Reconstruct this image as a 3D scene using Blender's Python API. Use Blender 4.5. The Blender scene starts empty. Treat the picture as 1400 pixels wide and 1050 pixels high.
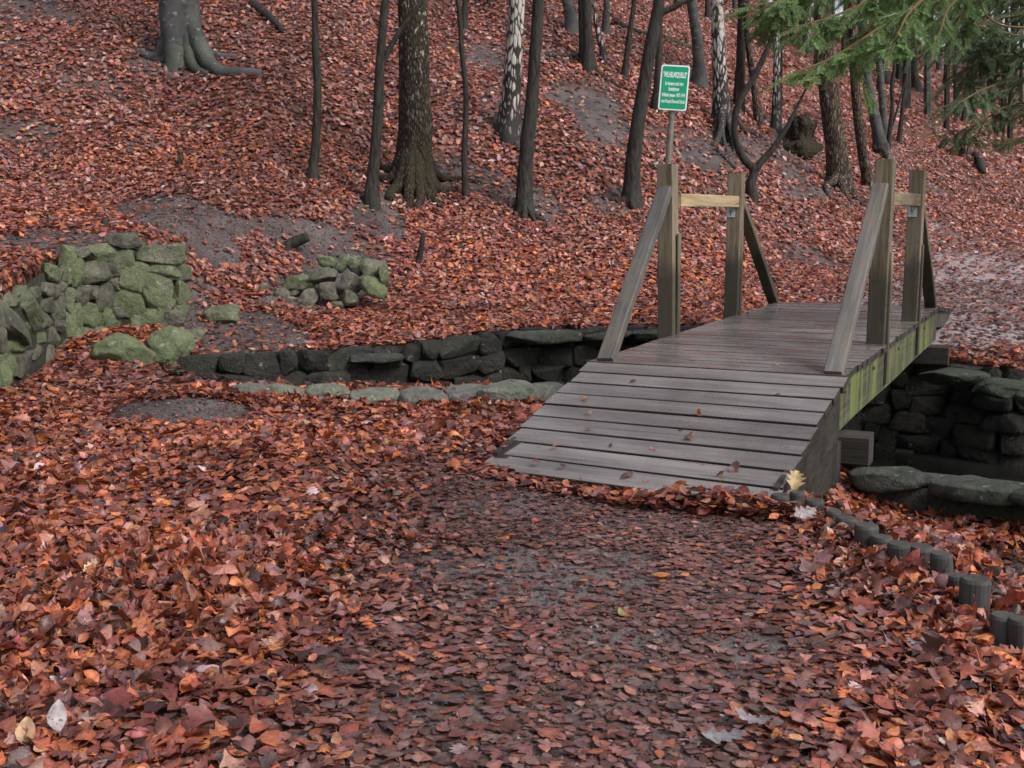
import bpy, bmesh, math, random
import numpy as np
from mathutils import Vector, Matrix

# ------------------------------------------------------------------ camera, sky, light
C = bpy.context.scene
FOC, PITCH, ROLL, EYE = 1562.1, 0.1499, -0.0045, 1.47      # focal length in photo pixels (1400 wide), metres
cam_data = bpy.data.cameras.new('camera')
cam_data.sensor_width = 36.0
cam_data.lens = 36.0 * FOC / 1400.0
cam_data.clip_start = 0.05
cam_data.clip_end = 2000
cam = bpy.data.objects.new('camera', cam_data)
C.collection.objects.link(cam)
cam.matrix_world = Matrix.Translation((0, 0, EYE)) @ Matrix.Rotation(math.pi/2 - PITCH, 4, 'X') @ Matrix.Rotation(ROLL, 4, 'Z')
C.camera = cam

world = bpy.data.worlds.new('World')
C.world = world
world.use_nodes = True
wn, wl = world.node_tree.nodes, world.node_tree.links
wn.clear()
SUN_EL, SUN_ROT = math.radians(44), math.radians(128)
sky = wn.new('ShaderNodeTexSky')
sky.sky_type = 'NISHITA'
sky.sun_disc = False
sky.sun_elevation = SUN_EL
sky.sun_rotation = SUN_ROT
sky.air_density, sky.dust_density, sky.ozone_density = 1.0, 4.0, 1.0
hs = wn.new('ShaderNodeHueSaturation'); hs.inputs['Saturation'].default_value = 0.42
bg = wn.new('ShaderNodeBackground'); bg.inputs['Strength'].default_value = 0.125
wo = wn.new('ShaderNodeOutputWorld')
wl.new(sky.outputs[0], hs.inputs['Color']); wl.new(hs.outputs[0], bg.inputs[0]); wl.new(bg.outputs[0], wo.inputs[0])

sun_data = bpy.data.lights.new('sun', 'SUN')
sun_data.energy = 1.5
sun_data.angle = math.radians(18)
sun_data.color = (1.0, 0.95, 0.96)
sun = bpy.data.objects.new('sun', sun_data)
C.collection.objects.link(sun)
# direction towards the sun (behind the camera, to the right)
sd = Vector((math.sin(SUN_ROT)*math.cos(SUN_EL), math.cos(SUN_ROT)*math.cos(SUN_EL), math.sin(SUN_EL)))
sun.rotation_euler = sd.to_track_quat('Z', 'Y').to_euler()
sun.location = (0, 0, 30)

C.view_settings.view_transform = 'Standard'
C.view_settings.look = 'None'
C.view_settings.exposure = 0.82
C.view_settings.gamma = 1.0
C.render.engine = 'CYCLES'
C.cycles.filter_width = 1.6
C.cycles.max_bounces = 5
C.cycles.diffuse_bounces = 3
C.cycles.glossy_bounces = 2
C.cycles.transmission_bounces = 2

rng = np.random.default_rng(11)
random.seed(5)
COL = C.collection

# ------------------------------------------------------------------ small maths
def sstep(a, b, x):
    t = np.clip((x-a)/(b-a), 0, 1)
    return t*t*(3-2*t)
def softplus(x, k):
    return k*np.logaddexp(0, np.asarray(x, float)/k)
def hash3(i, j, k):
    n = (i*374761393 + j*668265263 + k*1274126177) & 0x7fffffff
    n = ((n ^ (n >> 13))*1103515245) & 0x7fffffff
    n = ((n ^ (n >> 16))*69069 + 12345) & 0x7fffffff
    return ((n >> 7) & 0xffff)/65535.0
def vnoise(p):
    p = np.asarray(p, float)
    f = np.floor(p); i = f.astype(np.int64); t = p-f; t = t*t*(3-2*t)
    r = 0
    for dx in (0, 1):
        for dy in (0, 1):
            for dz in (0, 1):
                w = (t[..., 0] if dx else 1-t[..., 0])*(t[..., 1] if dy else 1-t[..., 1])*(t[..., 2] if dz else 1-t[..., 2])
                r = r + w*hash3(i[..., 0]+dx, i[..., 1]+dy, i[..., 2]+dz)
    return r*2-1
def n2(x, y, s, seed=0):
    x = np.asarray(x, float); y = np.asarray(y, float)
    return vnoise(np.stack([x*s+seed*7.3, y*s-seed*3.1, np.zeros_like(x)+seed+.5], -1))
def ray(px, py):
    X, Y = px-700.0, py-525.0
    c, s = math.cos(ROLL), math.sin(ROLL)
    X, Y = X*c+Y*s, -X*s+Y*c
    d, u = 1.0, -Y/FOC
    cp, sp = math.cos(PITCH), math.sin(PITCH)
    return X/FOC, d*cp+u*sp, -d*sp+u*cp
def project(x, y, z):
    z = z-EYE
    cp, sp = math.cos(PITCH), math.sin(PITCH)
    d = np.maximum(y*cp-z*sp, .01); u = y*sp+z*cp
    X = FOC*x/d; Y = -FOC*u/d
    c, s = math.cos(ROLL), math.sin(ROLL)
    return 700+X*c-Y*s, 525+X*s+Y*c
def seg_dist(x, y, P, closed=False):
    d = np.full(np.shape(x), 1e9)
    n = len(P)
    for k in range(n if closed else n-1):
        ax, ay = P[k]; bx, by = P[(k+1) % n]
        vx, vy = bx-ax, by-ay
        t = np.clip(((x-ax)*vx+(y-ay)*vy)/(vx*vx+vy*vy), 0, 1)
        d = np.minimum(d, np.hypot(x-ax-t*vx, y-ay-t*vy))
    return d
def inside(x, y, P):
    r = np.zeros(np.shape(x), bool)
    n = len(P)
    for k in range(n):
        ax, ay = P[k]; bx, by = P[(k+1) % n]
        if ay == by: continue
        c = ((ay > y) != (by > y)) & (x < (bx-ax)*(y-ay)/(by-ay)+ax)
        r ^= c
    return r

# ------------------------------------------------------------------ the lie of the land
NEAR_EDGE = [(-3.3, 11.0), (-2.9, 10.2), (-2.24, 9.75), (-.61, 9.5), (.4, 9.35), (1.35, 8.35), (2.2, 7.45), (3.2, 6.85), (4.6, 6.0), (9, 3.6), (30, -8)]
FAR_EDGE = [(-3.3, 11.2), (-1.9, 11.5), (-.78, 12.2), (.1, 12.9), (1.25, 13.1), (3.0, 12.6), (4.6, 12.05), (5.06, 11.5), (9, 9.4), (30, -1)]
CHANNEL = NEAR_EDGE + FAR_EDGE[::-1]
WALL_LINE = [(-4.2, 6.0), (-4.32, 9.6), (-4.66, 11.8), (-4.35, 12.4), (-3.70, 12.55), (-3.72, 13.1)]
FLANK = [(-3.72, 13.1), (-3.2, 14.0), (-1.9, 16.5), (-1.5, 60)]
BANK = WALL_LINE + FLANK[1:] + [(-1.5, 61), (-80, 60), (-80, 6)]
NX, NY = np.array([p[0] for p in NEAR_EDGE]), np.array([p[1] for p in NEAR_EDGE])
PALISADE = [(1.36, 6.25), (1.62, 5.62), (1.76, 5.25), (1.88, 4.95), (1.93, 4.55), (1.93, 4.15), (2.0, 3.6), (2.05, 2.5), (2.1, 0)]
PY = np.array([p[1] for p in PALISADE][::-1]); PX = np.array([p[0] for p in PALISADE][::-1])
PATH_FAR = [(4.5, 13.2), (6.3, 15.2), (8.5, 18.6), (11.8, 25), (16, 34.0), (23, 48)]

def height(x, y, carve=True):
    x = np.asarray(x, float); y = np.asarray(y, float)
    near = y < np.interp(x, NX, NY)+.3
    g = .035*n2(x, y, .8, 1)+.02*n2(x, y, 2.1, 2)
    g = g+.13*np.exp(-((x+2.4)/.55)**2-((y-8.3)/.45)**2)           # earth mound beside the creek
    g = g+.10*np.exp(-((x+1.3)/.5)**2-((y-6.3)/.5)**2)
    g = g*np.clip(1-np.exp(-((x-.3)/.9)**2-((y-4.3)/1.6)**2)*.7, 0, 1)-.05*np.exp(-((x-.55)/1.1)**2-((y-6.1)/.8)**2)
    # the bank falls away beyond the log edging
    xp = np.interp(y, PY, PX)
    g = np.where(near, g-(.10*sstep(-.02, .12, x-xp)+.36*sstep(.05, 1.0, x-xp))*sstep(8.2, 6.6, y-.2*(x-2)), g)
    pre = .05*softplus(y-11, .6)*(1-.5*sstep(25, 50, y))
    g = g+np.where(near, 0, pre)-np.where(near, 0, .2*sstep(3.6, 4.6, x)*sstep(13.6, 12.0, y))
    # hillside
    yf = 15.0+.25*x+.95*softplus(x-2.5, 1.0)-1.1*sstep(-1.6, -4.2, x)
    sl = .47-.13*sstep(-3, 12, x)
    s = (y-yf)*.95
    hill = sl*softplus(s, .9)
    hill = hill+.34*n2(x, y, .23, 4)*sstep(1, 6, s)+.20*n2(x, y, .6, 5)*sstep(0, 3, s)+.07*n2(x, y, 1.7, 6)*sstep(0, 2, s)
    hill = hill-.9*softplus(hill-13.0, 1.2)
    z = g+hill
    # bank held by the rubble wall
    dw = seg_dist(x, y, WALL_LINE)
    zt = .66+.16*np.clip(y-9.4, -4, 3.2)*.9
    bank = np.clip(zt, .2, 1.12)+.16*dw+.06*n2(x, y, .9, 7)
    wgt = sstep(.02, .14, dw)*sstep(0, 1.3, seg_dist(x, y, FLANK)+np.where(y < 12.9, 3, 0)*1.0+np.clip(-3.75-x, 0, 1)*1.2)
    z = np.where(inside(x, y, BANK), z*(1-wgt)+np.maximum(z, bank)*wgt, z)
    # the creek bed
    ins = inside(x, y, CHANNEL)
    dc = seg_dist(x, y, CHANNEL, True)
    bed = -.55-.75*sstep(-3.2, .3, x)+.05*n2(x, y, 1.5, 8)
    if carve:
        w = sstep(-.22, -.03, np.where(ins, dc, -dc))
        z = z*(1-w)+bed*w
    return z

TS = np.concatenate([np.arange(1.5, 30, .04), np.arange(30, 160, .2)])
def ground(px, py):
    """where the sight line through a photo point meets the land"""
    dx, dy, dz = ray(px, py)
    z = EYE+dz*TS-height(dx*TS, dy*TS)
    k = np.argmax(z < 0)
    if z[k] >= 0: k = len(TS)-1
    a, b = TS[max(k-1, 0)], TS[k]
    t = a+(b-a)*z[k-1]/max(z[k-1]-z[k], 1e-9) if k > 0 else b
    return Vector((dx*t, dy*t, float(height(np.array([dx*t]), np.array([dy*t]))[0])))
def at_depth(px, py, y):
    dx, dy, dz = ray(px, py)
    t = y/dy
    return Vector((dx*t, y, EYE+dz*t))
def hz(x, y, carve=True):
    return float(height(np.array([x]), np.array([y]), carve)[0])

# ------------------------------------------------------------------ materials
def new_mat(name, spec=.14):
    m = bpy.data.materials.new(name); m.use_nodes = True
    nt = m.node_tree; nt.nodes.clear()
    out = nt.nodes.new('ShaderNodeOutputMaterial'); b = nt.nodes.new('ShaderNodeBsdfPrincipled')
    nt.links.new(b.outputs[0], out.inputs[0])
    b.inputs['Specular IOR Level'].default_value = spec
    return m, nt, b
class NG:
    def __init__(s, nt): s.nt = nt
    def node(s, t, **kw):
        n = s.nt.nodes.new(t)
        for k, v in kw.items(): setattr(n, k, v)
        return n
    def link(s, a, b): s.nt.links.new(a, b)
    def attr(s, name): return s.node('ShaderNodeAttribute', attribute_name=name)
    def coord(s, out='Object', scale=(1, 1, 1), src=None):
        mp = s.node('ShaderNodeMapping'); mp.inputs['Scale'].default_value = scale
        if src is None: src = s.node('ShaderNodeTexCoord').outputs[out]
        s.link(src, mp.inputs[0]); return mp.outputs[0]
    def noise(s, vec, scale, detail=4, rough=.55, dist=0):
        n = s.node('ShaderNodeTexNoise'); n.inputs['Scale'].default_value = scale; n.inputs['Detail'].default_value = detail
        n.inputs['Roughness'].default_value = rough; n.inputs['Distortion'].default_value = dist
        s.link(vec, n.inputs['Vector']); return n.outputs['Fac']
    def voro(s, vec, scale, feature='F1', out='Distance'):
        n = s.node('ShaderNodeTexVoronoi', feature=feature); n.inputs['Scale'].default_value = scale
        s.link(vec, n.inputs['Vector']); return n.outputs[out]
    def ramp(s, fac, stops):
        n = s.node('ShaderNodeValToRGB'); e = n.color_ramp.elements
        while len(e) < len(stops): e.new(.5)
        for k, (p, c) in enumerate(stops):
            e[k].position = p; e[k].color = (c, c, c, 1) if isinstance(c, (int, float)) else (*c, 1)
        s.link(fac, n.inputs[0]); return n.outputs[0]
    def mix(s, fac, a, b, mode='MIX'):
        n = s.node('ShaderNodeMix', data_type='RGBA', blend_type=mode)
        for sock, v in ((n.inputs[0], fac), (n.inputs[6], a), (n.inputs[7], b)):
            if isinstance(v, (int, float)): sock.default_value = v
            elif isinstance(v, tuple): sock.default_value = (*v, 1)
            else: s.link(v, sock)
        return n.outputs[2]
    def math(s, op, a, b=0.0, clamp=False):
        n = s.node('ShaderNodeMath', operation=op, use_clamp=clamp)
        for sock, v in ((n.inputs[0], a), (n.inputs[1], b)):
            if isinstance(v, (int, float)): sock.default_value = v
            else: s.link(v, sock)
        return n.outputs[0]
    def bump(s, h, bsdf, strength=.4, dist=.02):
        n = s.node('ShaderNodeBump'); n.inputs['Strength'].default_value = strength; n.inputs['Distance'].default_value = dist
        s.link(h, n.inputs['Height']); s.link(n.outputs[0], bsdf.inputs['Normal'])
    def sep(s, v, k):
        n = s.node('ShaderNodeSeparateXYZ'); s.link(v, n.inputs[0]); return n.outputs[k]

def wood_mat(name, dark, light, green=None, green_amt=0.0, rough=(.45, .75), foot=0.0, streak=False, wet=False):
    m, nt, b = new_mat(name, .5 if wet else .2); g = NG(nt)
    lc = g.attr('lc').outputs['Vector']
    fine = g.noise(g.coord(scale=(1.6, 42, 42), src=lc), 1.0, 6, .65, .6)
    broad = g.noise(g.coord(scale=(.9, 7, 7), src=lc), 1.0, 3, .6, .3)
    crack = g.noise(g.coord(scale=(1.1, 70, 70), src=lc), 1.0, 2, .5, .2)
    col = g.mix(g.ramp(fine, [(.3, 0.0), (.72, 1.0)]), dark, light)
    col = g.mix(.75, col, g.mix(g.ramp(broad, [(.3, .0), (.7, 1.0)]), (.55, .54, .56), (1.25, 1.22, 1.2)), 'MULTIPLY')
    tint = g.attr('tint').outputs['Fac']
    tv = g.math('ADD', g.math('MULTIPLY', tint, .7), .65)
    col = g.mix(1.0, col, tv, 'MULTIPLY')
    col = g.mix(g.ramp(crack, [(.66, 0.0), (.72, .75)]), col, (.02, .017, .015))
    wp = g.coord()
    if foot:
        run = g.noise(g.coord(scale=(16, 16, 1.3)), 1.0, 4, .6)
        col = g.mix(g.ramp(run, [(.54, 0.0), (.68, .65)]), col, (.04, .032, .022))
        col = g.mix(g.ramp(g.noise(wp, 4.5, 5, .65), [(.55, 0.0), (.72, .6)]), col, (.21, .19, .16))
    if wet: col = g.mix(1.0, col, g.ramp(g.noise(wp, 1.1, 5, .62, .5), [(.36, (.66, .62, .60)), (.62, (1.08, 1.06, 1.05))]), 'MULTIPLY')
    if green:
        blot = g.noise(wp, 3.2, 5, .62)
        zf = g.sep(wp, 2)
        if streak:
            st = g.noise(g.coord(scale=(13, 13, .9)), 1.0, 4, .6)
            st2 = g.noise(g.coord(scale=(2.3, 2.3, .5)), 1.0, 3, .6)
            f = g.math('MULTIPLY', g.ramp(st, [(.42, 0.0), (.60, 1.0)]), g.ramp(st2, [(.38, .15), (.58, 1.0)]))
            f = g.math('MAXIMUM', f, g.ramp(st2, [(.55, 0.0), (.66, .9)]))
        else:
            f = g.ramp(blot, [(.46, 0.0), (.66, 1.0)])
        col = g.mix(g.math('MULTIPLY', f, green_amt), col, green)
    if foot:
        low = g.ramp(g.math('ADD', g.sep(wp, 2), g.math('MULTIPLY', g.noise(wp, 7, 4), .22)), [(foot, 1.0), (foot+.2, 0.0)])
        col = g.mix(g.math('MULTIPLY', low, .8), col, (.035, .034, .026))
    g.link(col, b.inputs['Base Color'])
    wetf = g.noise(wp, 2.6 if wet else 5.0, 4, .6)
    g.link(g.ramp(wetf, [(.35, rough[0]), (.65, rough[1])]), b.inputs['Roughness'])
    g.bump(g.math('ADD', fine, g.math('MULTIPLY', crack, -.6)), b, .35, .006)
    return m

M = {}
M['deck'] = wood_mat('wet_deck_boards', (.125, .112, .108), (.2, .183, .176), rough=(.15, .40), wet=True)
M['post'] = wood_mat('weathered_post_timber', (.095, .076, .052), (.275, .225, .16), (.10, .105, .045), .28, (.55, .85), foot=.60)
M['brace'] = wood_mat('grey_brace_timber', (.055, .055, .056), (.135, .13, .122), (.15, .115, .065), .4, (.45, .75))
M['rail_new'] = wood_mat('fresh_rail_timber', (.28, .21, .11), (.47, .38, .23), rough=(.5, .7))
M['rail_old'] = wood_mat('old_rail_timber', (.08, .062, .042), (.22, .175, .12), (.12, .12, .05), .35, (.55, .8))
M['beam'] = wood_mat('algae_green_beam', (.03, .032, .025), (.105, .10, .075), (.12, .148, .042), .95, (.5, .8), streak=True)
M['stringer'] = wood_mat('wet_timber_and_gap_shade', (.016, .0145, .0135), (.055, .048, .043), (.05, .06, .03), .25, (.4, .75))  # under-timbers; also colours deck and ramp board sides to paint the gap shade
M['log'] = wood_mat('grey_log_timber', (.035, .034, .033), (.068, .064, .06), (.04, .05, .036), .5, (.55, .85))

def plain(name, col, rough=.5, metal=0.0, var=.15, scale=8):
    m, nt, b = new_mat(name); g = NG(nt)
    n = g.noise(g.coord(), scale, 4)
    g.link(g.mix(g.ramp(n, [(.3, 1.0), (.7, 0.0)]), col, tuple(c*(1-var) for c in col)), b.inputs['Base Color'])
    b.inputs['Roughness'].default_value = rough; b.inputs['Metallic'].default_value = metal
    return m
M['sign_green'] = plain('green_sign_enamel', (.012, .30, .155), .35)
M['white'] = plain('white_enamel', (.78, .82, .82), .4)
M['white_dirty'] = plain('dirty_white_plate', (.55, .60, .58), .45, var=.45, scale=60)
M['mark'] = plain('dark_blue_paint', (.02, .03, .05), .5)
M['pole'] = plain('galvanised_pole', (.22, .20, .17), .5, .3, .4, 20)
M['iron'] = plain('rusty_iron', (.08, .045, .03), .6, .3)

def stone_mat(name, a, c, green, gamt, rough=.85, dark=0.0):
    m, nt, b = new_mat(name); g = NG(nt)
    wp = g.coord()
    big = g.noise(wp, 2.2, 5, .6); fine = g.noise(wp, 22, 6, .7); mid = g.noise(wp, 7, 4, .6)
    col = g.mix(g.ramp(mid, [(.32, 0.0), (.68, 1.0)]), a, c)
    tint = g.attr('tint').outputs['Fac']
    gf = g.math('MULTIPLY', g.ramp(g.math('ADD', big, g.math('MULTIPLY', g.math('SUBTRACT', tint, .5), .45)), [(.38, 0.0), (.62, 1.0)]), gamt)
    col = g.mix(gf, col, green)
    col = g.mix(1.0, col, g.math('ADD', g.math('MULTIPLY', tint, .7), .62), 'MULTIPLY')
    col = g.mix(.8, col, g.ramp(fine, [(.28, .45), (.7, 1.3)]), 'MULTIPLY')
    lich = g.ramp(g.noise(wp, 13, 3, .5), [(.66, 0.0), (.74, .5)])
    col = g.mix(lich, col, (.38, .42, .36))
    if dark: col = g.mix(g.ramp(g.noise(wp, 3.5, 4), [(.4, 0.0), (.6, dark)]), col, (.02, .02, .018))
    g.link(col, b.inputs['Base Color']); b.inputs['Roughness'].default_value = rough
    g.bump(g.math('ADD', g.math('ADD', fine, g.noise(wp, 60, 4, .7)), g.math('MULTIPLY', mid, 1.6)), b, .9, .035)
    return m
M['rubble'] = stone_mat('mossy_rubble_stone', (.10, .10, .082), (.235, .225, .175), (.105, .132, .062), .8)
M['mortar'] = stone_mat('dark_mortar', (.03, .029, .026), (.07, .068, .058), (.04, .052, .03), .8)
M['creek_stone'] = stone_mat('dark_creek_stone', (.018, .017, .016), (.08, .072, .066), (.03, .038, .024), .5, .6, .7)
M['coping'] = stone_mat('pale_coping_stone', (.14, .14, .13), (.24, .235, .215), (.125, .15, .09), .6)
M['coping_dark'] = stone_mat('damp_coping_stone', (.04, .042, .038), (.105, .105, .095), (.055, .075, .045), .7)

# ground: bare earth, trodden litter and gravel, driven by the mesh's own masks
def ground_mat():
    m, nt, b = new_mat('forest_floor'); g = NG(nt)
    wp = g.coord()
    soil = g.mix(g.ramp(g.noise(wp, 1.6, 6, .65), [(.3, 0.0), (.7, 1.0)]), (.038, .031, .030), (.115, .097, .093))
    soil = g.mix(.85, soil, g.ramp(g.noise(wp, 38, 5, .7), [(.3, .45), (.72, 1.45)]), 'MULTIPLY')
    peb = g.ramp(g.voro(wp, 42), [(.16, 1.0), (.24, 0.0)])
    pebm = g.math('MULTIPLY', peb, g.ramp(g.noise(wp, 9, 3), [(.55, 0.0), (.62, .7)]))
    soil = g.mix(pebm, soil, (.24, .22, .21))
    cell = g.voro(g.coord(scale=(1, 1, 1)), 17, out='Color')
    lit = g.ramp(g.sep(cell, 0), [(0.0, (.025, .013, .011)), (.35, (.075, .03, .022)), (.7, (.14, .055, .032)), (1.0, (.20, .10, .07))])
    lit = g.mix(.8, lit, g.ramp(g.voro(wp, 17, 'DISTANCE_TO_EDGE'), [(0.0, .25), (.16, 1.1)]), 'MULTIPLY')
    grav = g.mix(g.ramp(g.noise(wp, 30, 5, .7), [(.35, 0.0), (.65, 1.0)]), (.20, .165, .17), (.42, .37, .385))
    col = g.mix(g.attr('litter').outputs['Fac'], soil, lit)
    col = g.mix(g.attr('gravel').outputs['Fac'], col, grav)
    col = g.mix(g.attr('mud').outputs['Fac'], col, g.mix(.5, (.012, .011, .010), g.mix(.7, soil, (.01, .01, .01))))
    g.link(col, b.inputs['Base Color'])
    g.link(g.ramp(g.noise(wp, 3, 3), [(.35, .45), (.65, .85)]), b.inputs['Roughness'])
    g.bump(g.noise(wp, 26, 6, .7), b, .8, .02)
    return m
M['ground'] = ground_mat()

def leaf_mat():
    m, nt, b = new_mat('fallen_leaf', .5); g = NG(nt)
    wp = g.coord()
    col = g.attr('tone').outputs['Color']
    col = g.mix(.85, col, g.ramp(g.noise(wp, 30, 4, .65), [(.3, .45), (.68, 1.4)]), 'MULTIPLY')
    spot = g.ramp(g.noise(wp, 75, 2, .5), [(.62, 0.0), (.70, .7)])
    col = g.mix(spot, col, (.05, .028, .022))
    g.link(col, b.inputs['Base Color'])
    g.link(g.ramp(g.noise(wp, 6, 3), [(.38, .26), (.62, .62)]), b.inputs['Roughness'])
    g.bump(g.noise(wp, 90, 4, .6), b, .5, .006)
    tr = g.node('ShaderNodeBsdfTranslucent'); g.link(g.mix(1.0, col, (1.25, .95, .6), 'MULTIPLY'), tr.inputs[0])
    ms = g.node('ShaderNodeMixShader'); ms.inputs[0].default_value = .25
    out = [n for n in nt.nodes if n.type == 'OUTPUT_MATERIAL'][0]
    g.link(b.outputs[0], ms.inputs[1]); g.link(tr.outputs[0], ms.inputs[2]); g.link(ms.outputs[0], out.inputs[0])
    return m
M['leaf'] = leaf_mat()

def bark_mat(name, kind):
    m, nt, b = new_mat(name); g = NG(nt)
    wp = g.coord(); z = g.sep(wp, 2)
    if kind == 'beech':
        col = g.mix(g.ramp(g.noise(wp, 3, 5), [(.3, 0.0), (.7, 1.0)]), (.035, .037, .037), (.088, .088, .086))
        col = g.mix(g.ramp(g.noise(g.coord(scale=(2, 2, 9)), 1.5, 4), [(.5, 0.0), (.7, .55)]), col, (.045, .048, .046))
        col = g.mix(g.ramp(g.noise(wp, 1.2, 3), [(.5, 0.0), (.7, .5)]), col, (.10, .125, .075))
        col = g.mix(g.ramp(g.noise(wp, 6, 5, .7), [(.52, 0.0), (.64, .75)]), col, (.022, .022, .020))
        col = g.mix(g.ramp(g.noise(wp, 11, 3, .5), [(.64, 0.0), (.70, .6)]), col, (.20, .21, .19))
        col = g.mix(g.ramp(g.noise(g.coord(scale=(1.5, 1.5, 26)), 1.5, 3), [(.58, 0.0), (.66, .5)]), col, (.028, .028, .027))
        h = g.noise(g.coord(scale=(3, 3, 10)), 2, 4); b.inputs['Roughness'].default_value = .8; bs, bd = .35, .02
    elif kind == 'dark':
        f = g.noise(g.coord(scale=(24, 24, 5)), 1, 5, .65)
        col = g.mix(g.ramp(f, [(.32, 0.0), (.7, 1.0)]), (.007, .006, .006), (.055, .047, .042))
        col = g.mix(g.ramp(g.noise(g.coord(scale=(3, 3, 1.4)), 1.3, 4), [(.45, 0.0), (.68, .6)]), col, (.026, .034, .024))
        h = f; b.inputs['Roughness'].default_value = .8; bs, bd = .8, .03
    elif kind == 'birch':
        wv_ = g.mix(.12, g.coord(scale=(17, 17, 4.5)), g.node('ShaderNodeTexNoise').outputs['Color'])
        v = g.voro(wv_, 1.0, 'DISTANCE_TO_EDGE')
        nz = g.noise(g.coord(scale=(14, 14, 5)), 1, 5, .6)
        low = g.ramp(g.math('MULTIPLY', z, .25), [(0.05, .20), (.6, .0)])
        f = g.math('SUBTRACT', g.math('ADD', v, g.math('MULTIPLY', g.math('SUBTRACT', nz, .5), .8)), low)
        col = g.mix(g.ramp(f, [(.0, 0.0), (.1, 1.0)]), (.025, .022, .02), (.36, .335, .305))
        band = g.noise(g.coord(scale=(1.2, 1.2, 16)), 1, 3)
        col = g.mix(g.ramp(band, [(.62, 0.0), (.68, .6)]), col, (.09, .08, .07))
        base = g.ramp(g.math('ADD', z, g.math('MULTIPLY', nz, .6)), [(.35, 1.0), (1.0, 0.0)])
        col = g.mix(g.math('MULTIPLY', base, .85), col, (.03, .028, .026))
        h = f; b.inputs['Roughness'].default_value = .75; bs, bd = .6, .03
    elif kind == 'rough':
        v = g.voro(g.coord(scale=(26, 26, 9)), 1.0, 'DISTANCE_TO_EDGE')
        nz = g.noise(g.coord(scale=(20, 20, 8)), 1, 5, .65)
        f = g.math('ADD', v, g.math('MULTIPLY', g.math('SUBTRACT', nz, .5), .55))
        col = g.mix(g.ramp(f, [(.08, 0.0), (.3, 1.0)]), (.012, .010, .009), (.062, .048, .036))
        col = g.mix(g.ramp(g.noise(g.coord(scale=(2.2, 2.2, .8)), 1, 4), [(.44, 0.0), (.6, .75)]), col, (.032, .028, .015))
        fl = g.noise(g.coord(scale=(15, 15, 6)), 1.4, 3, .5)
        up = g.ramp(g.math('MULTIPLY', z, .2), [(.12, 0.0), (.62, 1.0)])
        fl = g.math('MULTIPLY', g.ramp(fl, [(.6, 0.0), (.66, 1.0)]), up)
        col = g.mix(fl, col, (.40, .36, .30))
        h = f; b.inputs['Roughness'].default_value = .9; bs, bd = .9, .04
    else:   # brown flaking
        v = g.voro(g.coord(scale=(22, 22, 6)), 1.0, 'DISTANCE_TO_EDGE')
        nz = g.noise(g.coord(scale=(16, 16, 4)), 1, 5, .65)
        f = g.math('ADD', v, g.math('MULTIPLY', g.math('SUBTRACT', nz, .5), .6))
        col = g.mix(g.ramp(f, [(.05, 0.0), (.28, 1.0)]), (.018, .014, .012), (.095, .068, .05))
        col = g.mix(g.ramp(g.noise(g.coord(scale=(18, 18, 5)), 1.2, 3), [(.62, 0.0), (.70, .8)]), col, (.30, .27, .23))
        h = f; b.inputs['Roughness'].default_value = .9; bs, bd = .8, .03
    g.link(col, b.inputs['Base Color'])
    g.bump(h, b, bs, bd)
    return m
for k in ('beech', 'dark', 'birch', 'rough', 'brown'): M[k] = bark_mat(k+'_bark', k)

def needle_mat(name, a, c):
    m, nt, b = new_mat(name); g = NG(nt)
    t = g.attr('tint').outputs['Fac']
    g.link(g.mix(t, a, c), b.inputs['Base Color']); b.inputs['Roughness'].default_value = .42
    tr = g.node('ShaderNodeBsdfTranslucent'); g.link(g.mix(t, a, c), tr.inputs[0])
    ms = g.node('ShaderNodeMixShader'); ms.inputs[0].default_value = .35
    out = [n for n in nt.nodes if n.type == 'OUTPUT_MATERIAL'][0]
    g.link(b.outputs[0], ms.inputs[1]); g.link(tr.outputs[0], ms.inputs[2]); g.link(ms.outputs[0], out.inputs[0])
    return m
M['needle'] = needle_mat('fresh_green_needles', (.045, .10, .036), (.19, .34, .11))
M['needle_dark'] = needle_mat('dark_green_needles', (.04, .07, .04), (.14, .20, .085))
M['twig'] = plain('brown_twig_bark', (.13, .075, .04), .7)
M['dead_twig'] = plain('dead_grey_twig', (.07, .06, .055), .8, var=.5, scale=30)

def water_mat():
    m, nt, b = new_mat('dark_creek_water', .5); g = NG(nt)
    b.inputs['Base Color'].default_value = (.012, .012, .011, 1); b.inputs['Roughness'].default_value = .06
    g.bump(g.noise(g.coord(), 6, 2), b, .08, .02)
    return m
M['water'] = water_mat()

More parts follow.
